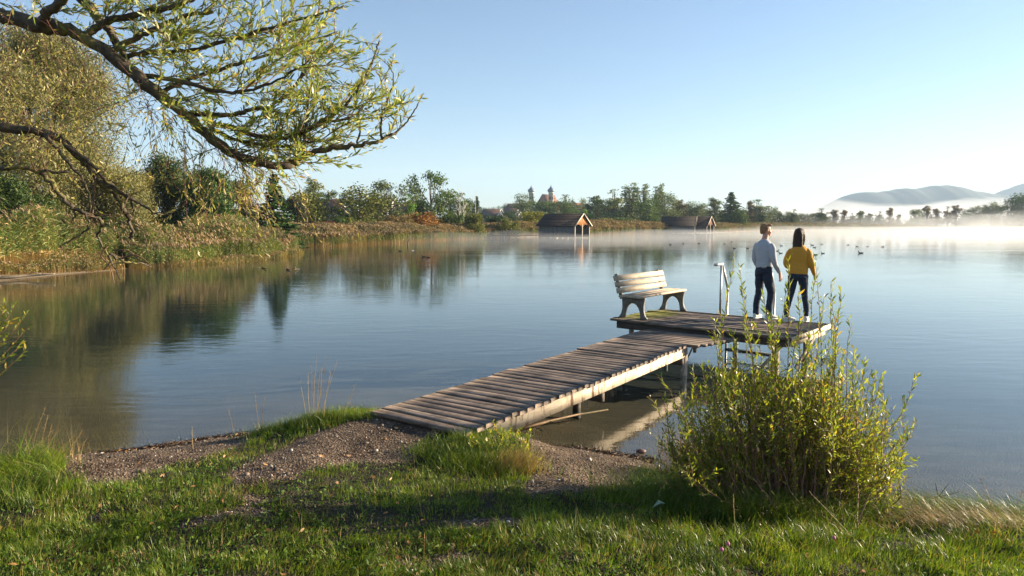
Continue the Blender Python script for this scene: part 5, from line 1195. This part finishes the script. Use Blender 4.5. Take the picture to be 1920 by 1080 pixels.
# ------------------------------------------------------------------ willow bush on the right bank
bleaf = leafmat("bush_leaf", [(0, (.08, .12, .015)), (.35, (.17, .22, .025)), (.7, (.30, .34, .035)), (.88, (.42, .40, .055)), (1, (.46, .27, .05))], .55, .38, spec=.45)
bstem = plain("bush_stem", (.22, .11, .07), .6, .4, 20)
bc = GT(1455, 950); bz = gh(bc[0], bc[1])
bush = empty("willow_bush", (bc[0], bc[1], bz), label="tall leafy young willow bush on the right bank in front of the platform", cat="bush")
BO = np.array(bush.location); BS = MB(); BL_ = []
targets = [(1376, 478), (1384, 500), (1392, 540), (1477, 488), (1478, 540), (1527, 478), (1530, 520), (1556, 530), (1575, 545), (1572, 590), (1590, 600), (1340, 600), (1352, 590), (1435, 555), (1443, 590), (1500, 545), (1600, 655), (1625, 690), (1560, 560), (1545, 560), (1508, 590),
           (1420, 610), (1400, 600), (1370, 620), (1460, 600), (1300, 690), (1310, 720), (1330, 680), (1240, 705), (1222, 745), (1245, 745), (1275, 740), (1285, 775), (1640, 700), (1722, 700), (1690, 745), (1660, 760), (1715, 790), (1700, 850), (1680, 880), (1650, 740), (1720, 860), (1705, 820), (1690, 900), (1620, 730), (1600, 700), (1580, 660)]
more_t = [(1468 + 235 * math.cos(a) * r, 860 - 195 * math.sin(a) * r) for a, r in zip(rng.uniform(-.2, 3.34, 300), rng.uniform(.3, 1.0, 300) ** .7)]
def stem(tx, ty, major):
    spread = (tx - 1455) / 250
    b0 = np.array([bc[0] + spread * .5 + rng.normal(0, .10), bc[1] + rng.normal(0, .17), 0]); b0[2] = gh(b0[0], b0[1]) - .02
    Yt = bc[1] + rng.normal(.05, .30 if not major else .22); t_ = P(tx, ty, Yt)
    mid = b0 * .55 + t_ * .45 + np.array([spread * .10 + rng.normal(0, .03), rng.normal(0, .05), .10 if abs(spread) < .5 else .0]); p = smooth([b0, mid, t_], 7)
    p[1:-1] += rng.normal(0, .006, p[1:-1].shape)
    Lp = np.linalg.norm(np.diff(p, axis=0), axis=1).sum(); r = .006 if major else .0045; BS.tube(p - BO, np.linspace(r, .0012, len(p)), 5, cap=False)
    put_leaves(BL_, p - BO, int(Lp * (34 if major else 24)), .054 if major else .046, start=.28, ang=.75)
    for _ in range(int(Lp * (5 if major else 8))):
        f = rng.uniform(.25, .92); i = int(f * (len(p) - 1)); tan = p[min(i + 1, len(p) - 1)] - p[i]; tan /= np.linalg.norm(tan) + 1e-9
        if major and f > .72: continue
        L = rng.uniform(.08, .28) * (1.2 - f * .6); q = sub(BS, p[i] - BO, tan + rng.normal(0, .5, 3), L, .0018, .25, 5, .15); put_leaves(BL_, q, int(L * 55) + 2, .036, start=.1, ang=.75)
for t_ in targets: stem(t_[0] + rng.normal(0, 2), t_[1], True)
for _ in range(26):
    a = rng.uniform(.1, 3.0); stem(1468 + 205 * math.cos(a), 790 - 165 * math.sin(a) + rng.uniform(-30, 20), True)
for t_ in more_t: stem(t_[0], t_[1], False)
BS.build("stems", bstem, bush); foliage("leaves", BL_, .24, bleaf, bush)
# dry russet grass clump inside and left of the bush
def tuft(label, px, py, z, sx, sy, n, H, wdt, mt_, lean_=.5, seed=0, az0=None, name="grass_tuft", cat="grass tuft", parent=None):
    c = GT(px, py); x = c[0] + rng.normal(0, sx, n); y = c[1] + rng.normal(0, sy, n); zz = gz(x, y) - .01; hh = H * rng.uniform(.45, 1.1, n); az_ = rng.random(n) * 6.28 if az0 is None else az0 + rng.normal(0, .7, n)
    V, q, t_ = blades(x, y, zz, hh, np.full(n, wdt) * rng.uniform(.7, 1.2, n), np.abs(rng.normal(lean_, .3, n)), az_, rng.normal(0, .8, n), 4)
    return mesh_np(name, V - [c[0], c[1], 0], [q, t_], mt_, loc=(c[0], c[1], 0), label=label, cat=cat)
rusty = leafmat("russet_grass", [(0, (.10, .045, .015)), (.5, (.22, .11, .035)), (.85, (.34, .2, .07)), (1, (.16, .18, .04))], .35, .6)
tuft("russet dry grass clump at the left foot of the willow bush", 1320, 900, .3, .17, .14, 1500, .48, .0035, rusty)
tuft("russet dry grass under the middle of the willow bush", 1450, 925, .4, .26, .14, 2600, .46, .0035, rusty)
tuft("dark green long grass in front of the willow bush stems", 1440, 972, .4, .36, .10, 3200, .27, .004, grass_m, .9)
tuft("mixed yellowing grass at the lower right of the willow bush", 1580, 965, .4, .22, .10, 1600, .26, .004, cover_m, .9)
tuft("long green grass clump at the shaded left side of the willow bush", 1250, 935, .4, .25, .15, 1500, .30, .004, grass_m, .9)
tuft("long lying grass at the water's edge right of the willow bush", 1800, 972, .3, .55, .10, 2600, .30, .004, grass_m, 1.5, az0=2.9)
tuft("pale straw mixed grass at the foot of the bush's right side", 1640, 955, .35, .2, .12, 900, .24, .0035, straw_m, 1.2, az0=2.6)
tuft("bright green grass tuft on the bank left of the walkway, with tall straw stalks above", 596, 792, .3, .20, .10, 1700, .17, .0042, grass_m, .6)
tuft("smaller green grass tuft left of the one with the straw stalks", 505, 812, .3, .14, .07, 700, .15, .004, grass_m, .6)
tuft("green tuft overhanging the gravel right beside the start of the walkway", 665, 785, .4, .10, .05, 450, .12, .004, grass_m, .7)
tuft("green weeds tuft in front of the walkway's near right corner", 880, 835, .4, .12, .06, 700, .15, .0045, grass_m, .6)
tuft("drooping straw grass tuft at the gravel beach's left edge", 965, 880, .4, .10, .08, 700, .24, .0038, straw_m, .8, az0=-.3)
tuft("dry seed stalks standing in the left grass mound", 100, 862, .5, .22, .08, 70, .42, .003, straw_m, .35)
tuft("pale lying straw mixed into the long grass by the right waterline", 1790, 985, .3, .6, .14, 1900, .26, .0035, straw_m, 1.6, az0=2.9)
tuft("green grass clump spilling from the walkway corner towards the beach", 905, 868, .4, .22, .14, 2200, .17, .0042, grass_m, .8)
tuft("green grass at the path's right edge below the walkway", 815, 850, .4, .12, .08, 800, .11, .004, grass_m, .7)
def stalks(label, spec, z):
    c = GT(*spec[0][0]); mb = MB()
    for (bx_, by_), (tx_, ty_) in spec:
        b = GT(bx_, by_); t_ = P(tx_, ty_, b[1]); mid = (b + t_) / 2 + [rng.normal(0, .01), 0, 0]; p = smooth([b, mid, t_], 4) - c; mb.tube(p, np.linspace(.0026, .001, len(p)), 4, cap=False)
        for k in range(9): q = p[-1 - k // 2]; mb.tube([q, q + rng.normal(0, .012, 3) + [0, 0, .015]], [.002, .001], 3, cap=False)
    o = mb.build("straw_stalks", straw_m, None, label=label, cat="stalks"); o.location = tuple(c)
stalks("tall pale straw stalks rising from the grass tuft left of the walkway", [((588, 790), (594, 668)), ((594, 792), (612, 672)), ((600, 792), (633, 676)), ((583, 792), (578, 700)), ((576, 794), (562, 712)), ((606, 794), (620, 700)), ((590, 792), (604, 690)), ((640, 788), (664, 726)), ((580, 792), (584, 690)), ((586, 790), (590, 700)), ((597, 790), (600, 694))], .35)
stalks("few thin straw stalks at the left tuft by the water", [((486, 806), (478, 738)), ((492, 806), (496, 750)), ((438, 812), (428, 768)), ((362, 842), (360, 800))], .3)
stalks("tall thin dry stalk in the middle of the shaded lawn", [((792, 968), (776, 858)), ((794, 1050), (796, 1010))], .62)
stalks("dry seed heads over the left grass mound", [((60, 850), (84, 768)), ((50, 850), (58, 800)), ((90, 852), (96, 800)), ((130, 860), (150, 815)), ((75, 850), (90, 780))], .55)
stalks("long pale grass stalks leaning left at the bottom right of the bush", [((1600, 1010), (1520, 925)), ((1590, 1000), (1508, 948)), ((1470, 975), (1472, 950)), ((1380, 1010), (1375, 925)), ((1860, 965), (1840, 900)), ((1900, 970), (1918, 920)), ((1700, 945), (1695, 900))], .45)
# weeds by the walkway corner, leafy stems
def leafy(label, pix, z, n, H, L, mt_, name="weed", cat="weed", sx=.08):
    c = GT(*pix); c[2] = gh(c[0], c[1]); o = empty(name, tuple(c), label=label, cat=cat); mb = MB(); st = []
    for i in range(n):
        b = np.array([rng.normal(0, sx), rng.normal(0, sx * .6), -.01]); p = sub(mb, b, np.array([rng.normal(0, .3), rng.normal(0, .2), 1]), H * rng.uniform(.5, 1.1), .0022, .1, 5, .15); put_leaves(st, p, int(H * 60), L, .1, .9)
    mb.build("stems", bstem, o); foliage("leaves", st, .42, mt_, o)
leafy("upright leafy weed at the near right corner of the walkway", (955, 850), .4, 14, .26, .042, bleaf, sx=.10)
leafy("low leafy weeds in front of the walkway's near edge", (900, 842), .45, 16, .14, .035, bleaf, sx=.14)
leafy("leafy weed with yellowish leaves spilling on the gravel beach", (1000, 880), .35, 9, .16, .04, yleaf, sx=.08)
# sprigs entering from the left edge
spr = empty("shrub", (-3.55, 4.2, gh(-3.55, 4.2)), label="green leafy sprigs poking in at the left edge above the water", cat="shrub"); so = np.array(spr.location); mb = MB(); st = []
for tx, ty, L_ in [(28, 572, .05), (50, 588, .05), (55, 612, .05), (40, 640, .05), (48, 655, .04), (22, 600, .05), (10, 565, .05), (15, 630, .05)]:
    t_ = P(tx, ty, 4.2) - so; p = smooth([(0, 0, 0), t_ * .5 + [-.12, 0, .15], t_], 5); p[1:-1] += rng.normal(0, .01, p[1:-1].shape); mb.tube(p, np.linspace(.006, .0014, len(p)), 5, cap=False); put_leaves(st, p, 22, .045, .6, .9)
mb.build("stems", bstem, spr); foliage("leaves", st, .3, bleaf, spr)
# flowers and broad leaves in the lawn
clo = plain("clover_flower", (.5, .12, .22), .6, .2, 60)
def clover(px, py, label):
    c = GT(px, py); z0 = gh(c[0], c[1]); o = empty("clover_flower", (c[0], c[1], z0), label=label, cat="flower", group="pink clover flowers in the grass")
    mb = MB(); mb.tube([(0, 0, 0), (.005, 0, .06), (0, 0, .11)], .0014, 4); mb.build("stem", grass_m, o); mb = MB(); mb.ball((0, 0, .118), (.011, .011, .012), 8); mb.build("flower_head", clo, o)
clover(1364, 1058, "pink clover flower at the bottom, upper of the pair under the willow bush"); clover(1352, 1070, "pink clover flower at the bottom, lower of the pair under the willow bush"); clover(1562, 1044, "pink clover flower alone in the sunlit grass right of the pair")
bl = MB(); c = GT(1222, 972); bl.add([(0, 0, .02), (.05, -.02, .06), (.09, 0, .05), (.05, .03, .065)], f4=[[0, 1, 2, 3]]); o = bl.build("leaf", plain("pale_leaf", (.25, .33, .2), .5, .15, 20), None, label="single pale broad leaf in the shaded grass left of the bush", cat="leaf"); o.location = (c[0], c[1], gh(c[0], c[1]) + .05)

# ------------------------------------------------------------------ the couple on the platform
skin_m = plain("skin", (.50, .27, .18), .5, .08, 14)
def remeshed(mb, name, mats, vox, parent, sm=4, fold=0.0, fs=9.0, seed=0, label=None):
    o = mb.build(name, mats, None)
    r_ = o.modifiers.new("r", 'REMESH'); r_.mode = 'VOXEL'; r_.voxel_size = vox; r_.use_smooth_shade = True
    s_ = o.modifiers.new("s", 'SMOOTH'); s_.iterations = sm; s_.factor = .5
    dg = bpy.context.evaluated_depsgraph_get(); me = bpy.data.meshes.new_from_object(o.evaluated_get(dg)); me.name = name
    bpy.data.objects.remove(o)
    if fold:
        n = len(me.vertices); co = np.empty(n * 3, np.float32); me.vertices.foreach_get("co", co); co = co.reshape(-1, 3); nr = np.empty(n * 3, np.float32); me.vertices.foreach_get("normal", nr); nr = nr.reshape(-1, 3)
        f = fbm(co[:, 0] * fs + co[:, 1] * fs * .7 + 20, co[:, 2] * fs * 1.7 + co[:, 1] * 3 + seed, seed, 3) - .5; rg = 1 - np.abs(fbm(co[:, 0] * fs * .8 + 9 + co[:, 2] * fs, co[:, 2] * fs * 1.2 - co[:, 1] * fs, seed + 5, 2) * 2 - 1)
        co = co + nr * ((f * fold + (rg - .6) * fold * .6))[:, None]; me.vertices.foreach_set("co", co.ravel())
    me.polygons.foreach_set("use_smooth", np.ones(len(me.polygons), bool)); me.materials.clear()
    for m_ in (mats if isinstance(mats, list) else [mats]): me.materials.append(m_)
    me.update(); c = bpy.data.objects.new(name, me); COL.objects.link(c); c.parent = parent
    if label: c["label"] = label
    return c
def limb3(mb, pts, rad, n=14): mb.tube(smooth(pts, 4), np.interp(np.linspace(0, 1, (len(pts) - 1) * 4 + 1), np.linspace(0, 1, len(pts)), rad), n)
def hand(mb, wrist, d, palm_n, s=1.0, curl=.5, thumb_side=1):
    """palm with five separate tapering fingers; d points down the hand, palm_n out of the palm"""
    d = np.array(d, float); d /= np.linalg.norm(d); pn = np.array(palm_n, float); pn -= d * (pn @ d); pn /= np.linalg.norm(pn); sd_ = np.cross(d, pn)
    w_ = np.array(wrist, float)
    mb.rings([w_ - d * .02 * s, w_ + d * .012 * s, w_ + d * .05 * s, w_ + d * .085 * s, w_ + d * .095 * s], [.026 * s, .030 * s, .041 * s, .041 * s, .034 * s], [.02 * s, .019 * s, .016 * s, .013 * s, .009 * s], 14, sd_, pn)
    for k, (off, L) in enumerate(((-.030, .066), (-.010, .076), (.011, .071), (.031, .054))):
        b = w_ + d * .085 * s + sd_ * off * s * thumb_side * -1; c1 = curl * (.9 + .15 * k)
        p1 = b + (d * math.cos(c1 * .4) + pn * math.sin(c1 * .4)) * L * .45 * s; p2 = p1 + (d * math.cos(c1) + pn * math.sin(c1)) * L * .32 * s; p3 = p2 + (d * math.cos(c1 * 1.7) + pn * math.sin(c1 * 1.7)) * L * .25 * s
        mb.tube([b - d * .01 * s, b, p1, p2, p3], [.0085 * s, .0088 * s, .0082 * s, .0074 * s, .0058 * s], 9)
    b = w_ + d * .028 * s + sd_ * .030 * s * thumb_side; td = d * .75 + sd_ * .55 * thumb_side + pn * .35; td /= np.linalg.norm(td)
    mb.tube([b - sd_ * .012 * thumb_side * s, b + td * .028 * s, b + td * .052 * s + pn * .006 * s, b + td * .07 * s + pn * .014 * s], [.0125 * s, .0108 * s, .0095 * s, .007 * s], 9)
def head(mb, c, yaw, s=1.0, pitch=0.0):
    Mz = Matrix.Rotation(yaw, 3, 'Z') @ Matrix.Rotation(pitch, 3, 'X'); M = np.array(Mz)
    def q(x, y, z): return np.asarray(c) + M @ (np.array([x, y, z]) * s)
    def ball(x, y, z, r): mb.ball(q(x, y, z), np.array(r) * s, 16, M)
    ball(0, -.008, .028, (.076, .094, .088)); ball(0, .028, -.02, (.064, .066, .078)); ball(0, .046, -.074, (.042, .040, .030)); ball(0, .068, -.088, (.020, .016, .015))
    for x in (-.04, .04): ball(x, .058, -.032, (.024, .022, .026))
    ball(0, .083, .036, (.052, .014, .012))          # brow
    mb.tube([q(0, .084, .030), q(0, .098, .006), q(0, .112, -.018), q(0, .100, -.026)], [.009 * s, .010 * s, .0135 * s, .010 * s], 10)
    for x in (-.011, .011): ball(x, .096, -.024, (.009, .009, .007))
    ball(0, .090, -.050, (.023, .011, .006)); ball(0, .088, -.062, (.020, .011, .007))
    for x in (-.078, .078):
        ball(x, -.006, -.004, (.009, .020, .032))
    return q, M
def shoe(mb, a, yaw, L=.28, s=1.0):
    d = np.array([-math.sin(yaw), math.cos(yaw), 0]); sd_ = np.array([d[1], -d[0], 0]); a = np.array(a, float)
    mb.rings([a + d * y_ + [0, 0, z_] for y_, z_ in ((-.085, .045), (-.07, .05), (-.02, .055), (.05, .05), (.11, .040), (.16, .032), (L - .095, .03))],
             [.022, .034, .037, .042, .046, .042, .02], [.030, .044, .050, .043, .034, .027, .014], 14, sd_, (0, 0, 1))
    mb.tube([a + [0, 0, .05], a + [0, 0, .11]], [.042, .044], 12)
def sole(mb, a, yaw, L=.28):
    d = np.array([-math.sin(yaw), math.cos(yaw), 0]); sd_ = np.array([d[1], -d[0], 0]); a = np.array(a, float); n = 20; V = []
    for z_ in (0.0, .022):
        for k in range(n):
            t_ = 2 * math.pi * k / n; y_ = math.cos(t_); V.append(a + d * (.045 + y_ * (L / 2 + .004)) + sd_ * math.sin(t_) * (.043 + .006 * y_) + [0, 0, z_])
    q = [[k, (k + 1) % n, n + (k + 1) % n, n + k] for k in range(n)]; mb.add(V, f4=q); b = mb.n - 2 * n; mb.fn.append([b + k for k in range(n)][::-1]); mb.fn.append([b + n + k for k in range(n)]); mb.mn += [mb.mi, mb.mi]
knit_grey = plain("light_grey_knit", (.38, .39, .42), .9, .06, 60, .25); knit_yellow = plain("mustard_knit", (.54, .26, .03), .9, .10, 60, .3)
denim = plain("dark_navy_denim", (.018, .026, .045), .85, .25, 30, .2); denim2 = plain("dark_blue_denim", (.013, .022, .04), .85, .2, 30, .2)
shoe_m = plain("pale_shoe", (.62, .58, .52), .6, .1, 20); sole_m = plain("white_sole", (.75, .73, .7), .6, .05, 20)
blond = plain("short_blond_hair", (.27, .14, .06), .6, .35, 40, .6, stretch=(1, 1, .4)); brown = plain("long_dark_brown_hair", (.042, .022, .014), .55, .45, 30, .7, stretch=(14, 14, .5), spec=.35)
eye_m = plain("eye_white", (.6, .6, .58), .3, .05, 20); iris_m = plain("eye_iris", (.05, .06, .07), .2, .1, 20)
def eyes(q, M, parent, s):
    for x in (-.031, .031):
        mb = MB(); mb.ball(q(x, .076, .012), .0115 * s, 12, M); e = mb.build("eye", eye_m, parent, smooth=True); mb = MB(); mb.ball(q(x * 1.02, .0855, .012), .0045 * s, 10, M); mb.build("iris", iris_m, e, smooth=True)
# --- man: local +Y is where the chest points
pm = G(1429, 598, PZ); YAWM = R(-60)      # chest turned from +Y towards +X
man = empty("person", (pm[0], pm[1], PZ), YAWM, label="short haired person in light grey jumper and dark jeans, standing on the platform, looking right", cat="person", group=None)
body = MB()
q, M = head(body, (0, .03, 1.668), R(-30), 1.0)
limb3(body, [(0, -.015, 1.44), (0, .0, 1.50), (0, .02, 1.58), (0, .02, 1.64)], [.075, .058, .056, .058])
body.rings([(0, 0, .90), (0, 0, 1.05), (0, 0, 1.25), (0, 0, 1.40), (0, -.01, 1.46)], [.13, .12, .15, .16, .09], [.09, .085, .10, .09, .06], 16)
rw = (.225, .175, .865); lw = (-.23, .19, .90)
limb3(body, [(.17, 0, 1.40), (.235, -.01, 1.14), rw], [.045, .035, .024]); limb3(body, [(-.17, 0, 1.40), (-.235, 0, 1.14), lw], [.045, .035, .024])
hand(body, rw, (.0, .30, -1), (-1, 0, 0), 1.06, .55, 1); hand(body, lw, (.02, .35, -1), (1, 0, 0), 1.06, .55, -1)
ft = ((-.115, -.03, 0), (.115, .05, 0)); kn = ((-.105, .015, .50), (.115, .085, .50))
for a_, k_, sx in zip(ft, kn, (-1, 1)):
    limb3(body, [(sx * .085, 0, .92), k_, (a_[0], a_[1], .11), (a_[0], a_[1] + .02, .07)], [.065, .045, .033, .034]); body.tube([np.array(a_) + [0, -.03, .05], np.array(a_) + [0, .11, .04]], [.03, .022], 10)
bo = remeshed(body, "body", skin_m, .0058, man, 3)
eyes(q, M, bo, 1.0)
hr = MB(); n_ = 16
for (x, y, z, r) in ((0, -.022, .048, (.084, .096, .083)), (0, -.062, .012, (.078, .054, .075)), (0, .035, .092, (.066, .060, .036)), (.03, .055, .098, (.034, .034, .024)), (-.028, .052, .096, (.034, .034, .024)), (-.068, -.012, .030, (.018, .035, .045)), (.068, -.012, .030, (.018, .035, .045)), (0, -.085, -.035, (.055, .026, .035))): hr.ball(q(x, y, z), r, 16, M)
remeshed(hr, "hair", blond, .006, man, 1, .010, 60, 3)
sw = MB()
sw.rings([(0, .005, .965), (0, .005, 1.0), (0, .005, 1.08), (0, 0, 1.2), (0, -.005, 1.32), (0, -.012, 1.41), (0, -.015, 1.465), (0, -.008, 1.51)], [.155, .162, .160, .168, .180, .170, .122, .060], [.122, .128, .126, .130, .134, .122, .095, .062], 24)
limb3(sw, [(.135, -.01, 1.412), (.182, -.012, 1.34), (.222, -.015, 1.14), (.225, .06, 1.0), (.222, .158, .895)], [.056, .062, .053, .045, .036]); limb3(sw, [(-.135, -.01, 1.412), (-.182, -.01, 1.34), (-.222, 0, 1.14), (-.228, .08, 1.01), (-.230, .172, .93)], [.056, .062, .053, .045, .036])
remeshed(sw, "jumper", knit_grey, .0085, man, 5, .016, 6, 1)
tr = MB()
tr.rings([(0, .0, 1.01), (0, 0, .97), (0, -.01, .90), (0, -.005, .84)], [.155, .163, .172, .15], [.115, .12, .128, .115], 22)
for a_, k_, sx in zip(ft, kn, (-1, 1)): limb3(tr, [(sx * .085, -.005, .90), (sx * .095, .01, .74), k_, (a_[0], a_[1] - .005, .28), (a_[0], a_[1], .075)], [.092, .086, .066, .060, .056], 16)
remeshed(tr, "jeans", denim, .0085, man, 5, .016, 7, 2)
for a_, sx in zip(ft, (-1, 1)):
    sh = MB(); shoe(sh, np.array(a_) + [0, 0, .008], R(-sx * 14)); so_ = remeshed(sh, "shoe", shoe_m, .007, man, 2); sl2 = MB(); sole(sl2, a_, R(-sx * 14)); sl2.build("sole", sole_m, so_)
wt = MB(); wt.tube([(-.236, .150, .945), (-.233, .168, .925)], .040, 14); wt.build("wristwatch", plain("watch_strap", (.05, .05, .05), .4, .1, 20), man)
# --- woman, seen from behind
pw_ = G(1493, 603, PZ); YAWW = R(-22)
wom = empty("person", (pw_[0], pw_[1], PZ), YAWW, label="person with long dark hair in a mustard yellow jumper, seen from behind, legs apart", cat="person")
S = .955
body = MB(); q, M = head(body, (.0, .02, 1.668 * S), R(-22), .95)
limb3(body, [(0, -.02, 1.44 * S), (0, -.01, 1.50 * S), (0, .01, 1.58 * S), (0, .01, 1.63 * S)], [.062, .05, .047, .05])
body.rings([(0, 0, .90 * S), (0, 0, 1.05 * S), (0, 0, 1.25 * S), (0, 0, 1.40 * S)], [.13, .105, .125, .12], [.09, .08, .09, .07], 16)
rw = (.285, .06, .835); lw = (-.10, .22, 1.0)
limb3(body, [(.15, -.01, 1.37 * S), (.225, -.02, 1.08), rw], [.038, .03, .021]); limb3(body, [(-.15, -.01, 1.37 * S), (-.235, .0, 1.07), lw], [.038, .03, .021])
hand(body, rw, (.14, .16, -1), (-1, .2, 0), .95, .6, 1); hand(body, lw, (1, .25, -.1), (0, -.5, -1), .95, .5, 1)
ft = ((-.17, -.06, 0), (.165, .03, 0)); kn = ((-.115, -.0, .475), (.125, .035, .475))
for a_, k_, sx in zip(ft, kn, (-1, 1)):
    limb3(body, [(sx * .08, 0, .88), k_, (a_[0], a_[1], .10), (a_[0], a_[1] + .02, .07)], [.06, .042, .030, .032]); body.tube([np.array(a_) + [0, -.03, .05], np.array(a_) + [0, .10, .04]], [.028, .02], 10)
bo = remeshed(body, "body", skin_m, .0058, wom, 3); eyes(q, M, bo, .95)
hr = MB()
for (x, y, z, r) in ((0, -.02, .046, (.088, .102, .086)), (0, -.062, .0, (.088, .058, .095)), (0, .03, .09, (.066, .058, .034))): hr.ball(q(x, y, z), np.array(r) * .98, 16, M)
def hq(x, y, z): return q(x, y, z)
hr.rings([hq(0, -.060, .02), hq(0, -.072, -.06), hq(0, -.080, -.14), hq(0, -.090, -.20), hq(.0, -.098, -.245), hq(0, -.096, -.262)], [.084, .088, .092, .090, .076, .05], [.058, .054, .046, .038, .028, .014], 22, M @ np.array([1, 0, 0.]), M @ np.array([0, 1, 0.]))
for sx in (-1, 1): hr.tube([hq(sx * .066, .02, .06), hq(sx * .084, -.005, -.02), hq(sx * .086, -.015, -.11), hq(sx * .074, -.02, -.20), hq(sx * .066, -.03, -.235)], [.022, .026, .028, .024, .010], 12)
remeshed(hr, "hair", brown, .0062, wom, 2, .008, 40, 4)
sw = MB()
sw.rings([(0, .0, .872), (0, .0, .90), (0, .0, .98), (0, 0, 1.1), (0, -.01, 1.22), (0, -.015, 1.31), (0, -.018, 1.365), (0, -.01, 1.42)], [.160, .170, .168, .155, .160, .158, .118, .058], [.118, .130, .128, .118, .122, .115, .09, .058], 24)
limb3(sw, [(.115, -.012, 1.32), (.162, -.015, 1.25), (.215, -.02, 1.06), (.250, .02, .95), (.275, .055, .86)], [.052, .060, .056, .046, .034]); limb3(sw, [(-.115, -.012, 1.32), (-.165, -.012, 1.25), (-.205, .02, 1.07), (-.165, .13, 1.0), (-.12, .205, .995)], [.052, .060, .058, .048, .036])
remeshed(sw, "jumper", knit_yellow, .0085, wom, 5, .018, 5, 7)
tr = MB(); tr.rings([(0, 0, .95), (0, -.005, .90), (0, -.02, .83), (0, -.01, .78)], [.135, .158, .172, .15], [.10, .115, .132, .118], 22)
for a_, k_, sx in zip(ft, kn, (-1, 1)): limb3(tr, [(sx * .083, -.012, .84), (sx * .096, -.01, .70), k_, (a_[0] * .96, a_[1] - .01, .27), (a_[0], a_[1], .085)], [.093, .082, .056, .052, .041], 16)
remeshed(tr, "jeans", denim2, .0085, wom, 5, .009, 9, 9)
for a_, sx, yw in zip(ft, (-1, 1), (R(-62), R(-8))):
    sh = MB(); shoe(sh, np.array(a_) + [0, 0, .008], yw, .25); so_ = remeshed(sh, "shoe", shoe_m, .007, wom, 2); sl2 = MB(); sole(sl2, a_, yw, .25); sl2.build("sole", sole_m, so_)
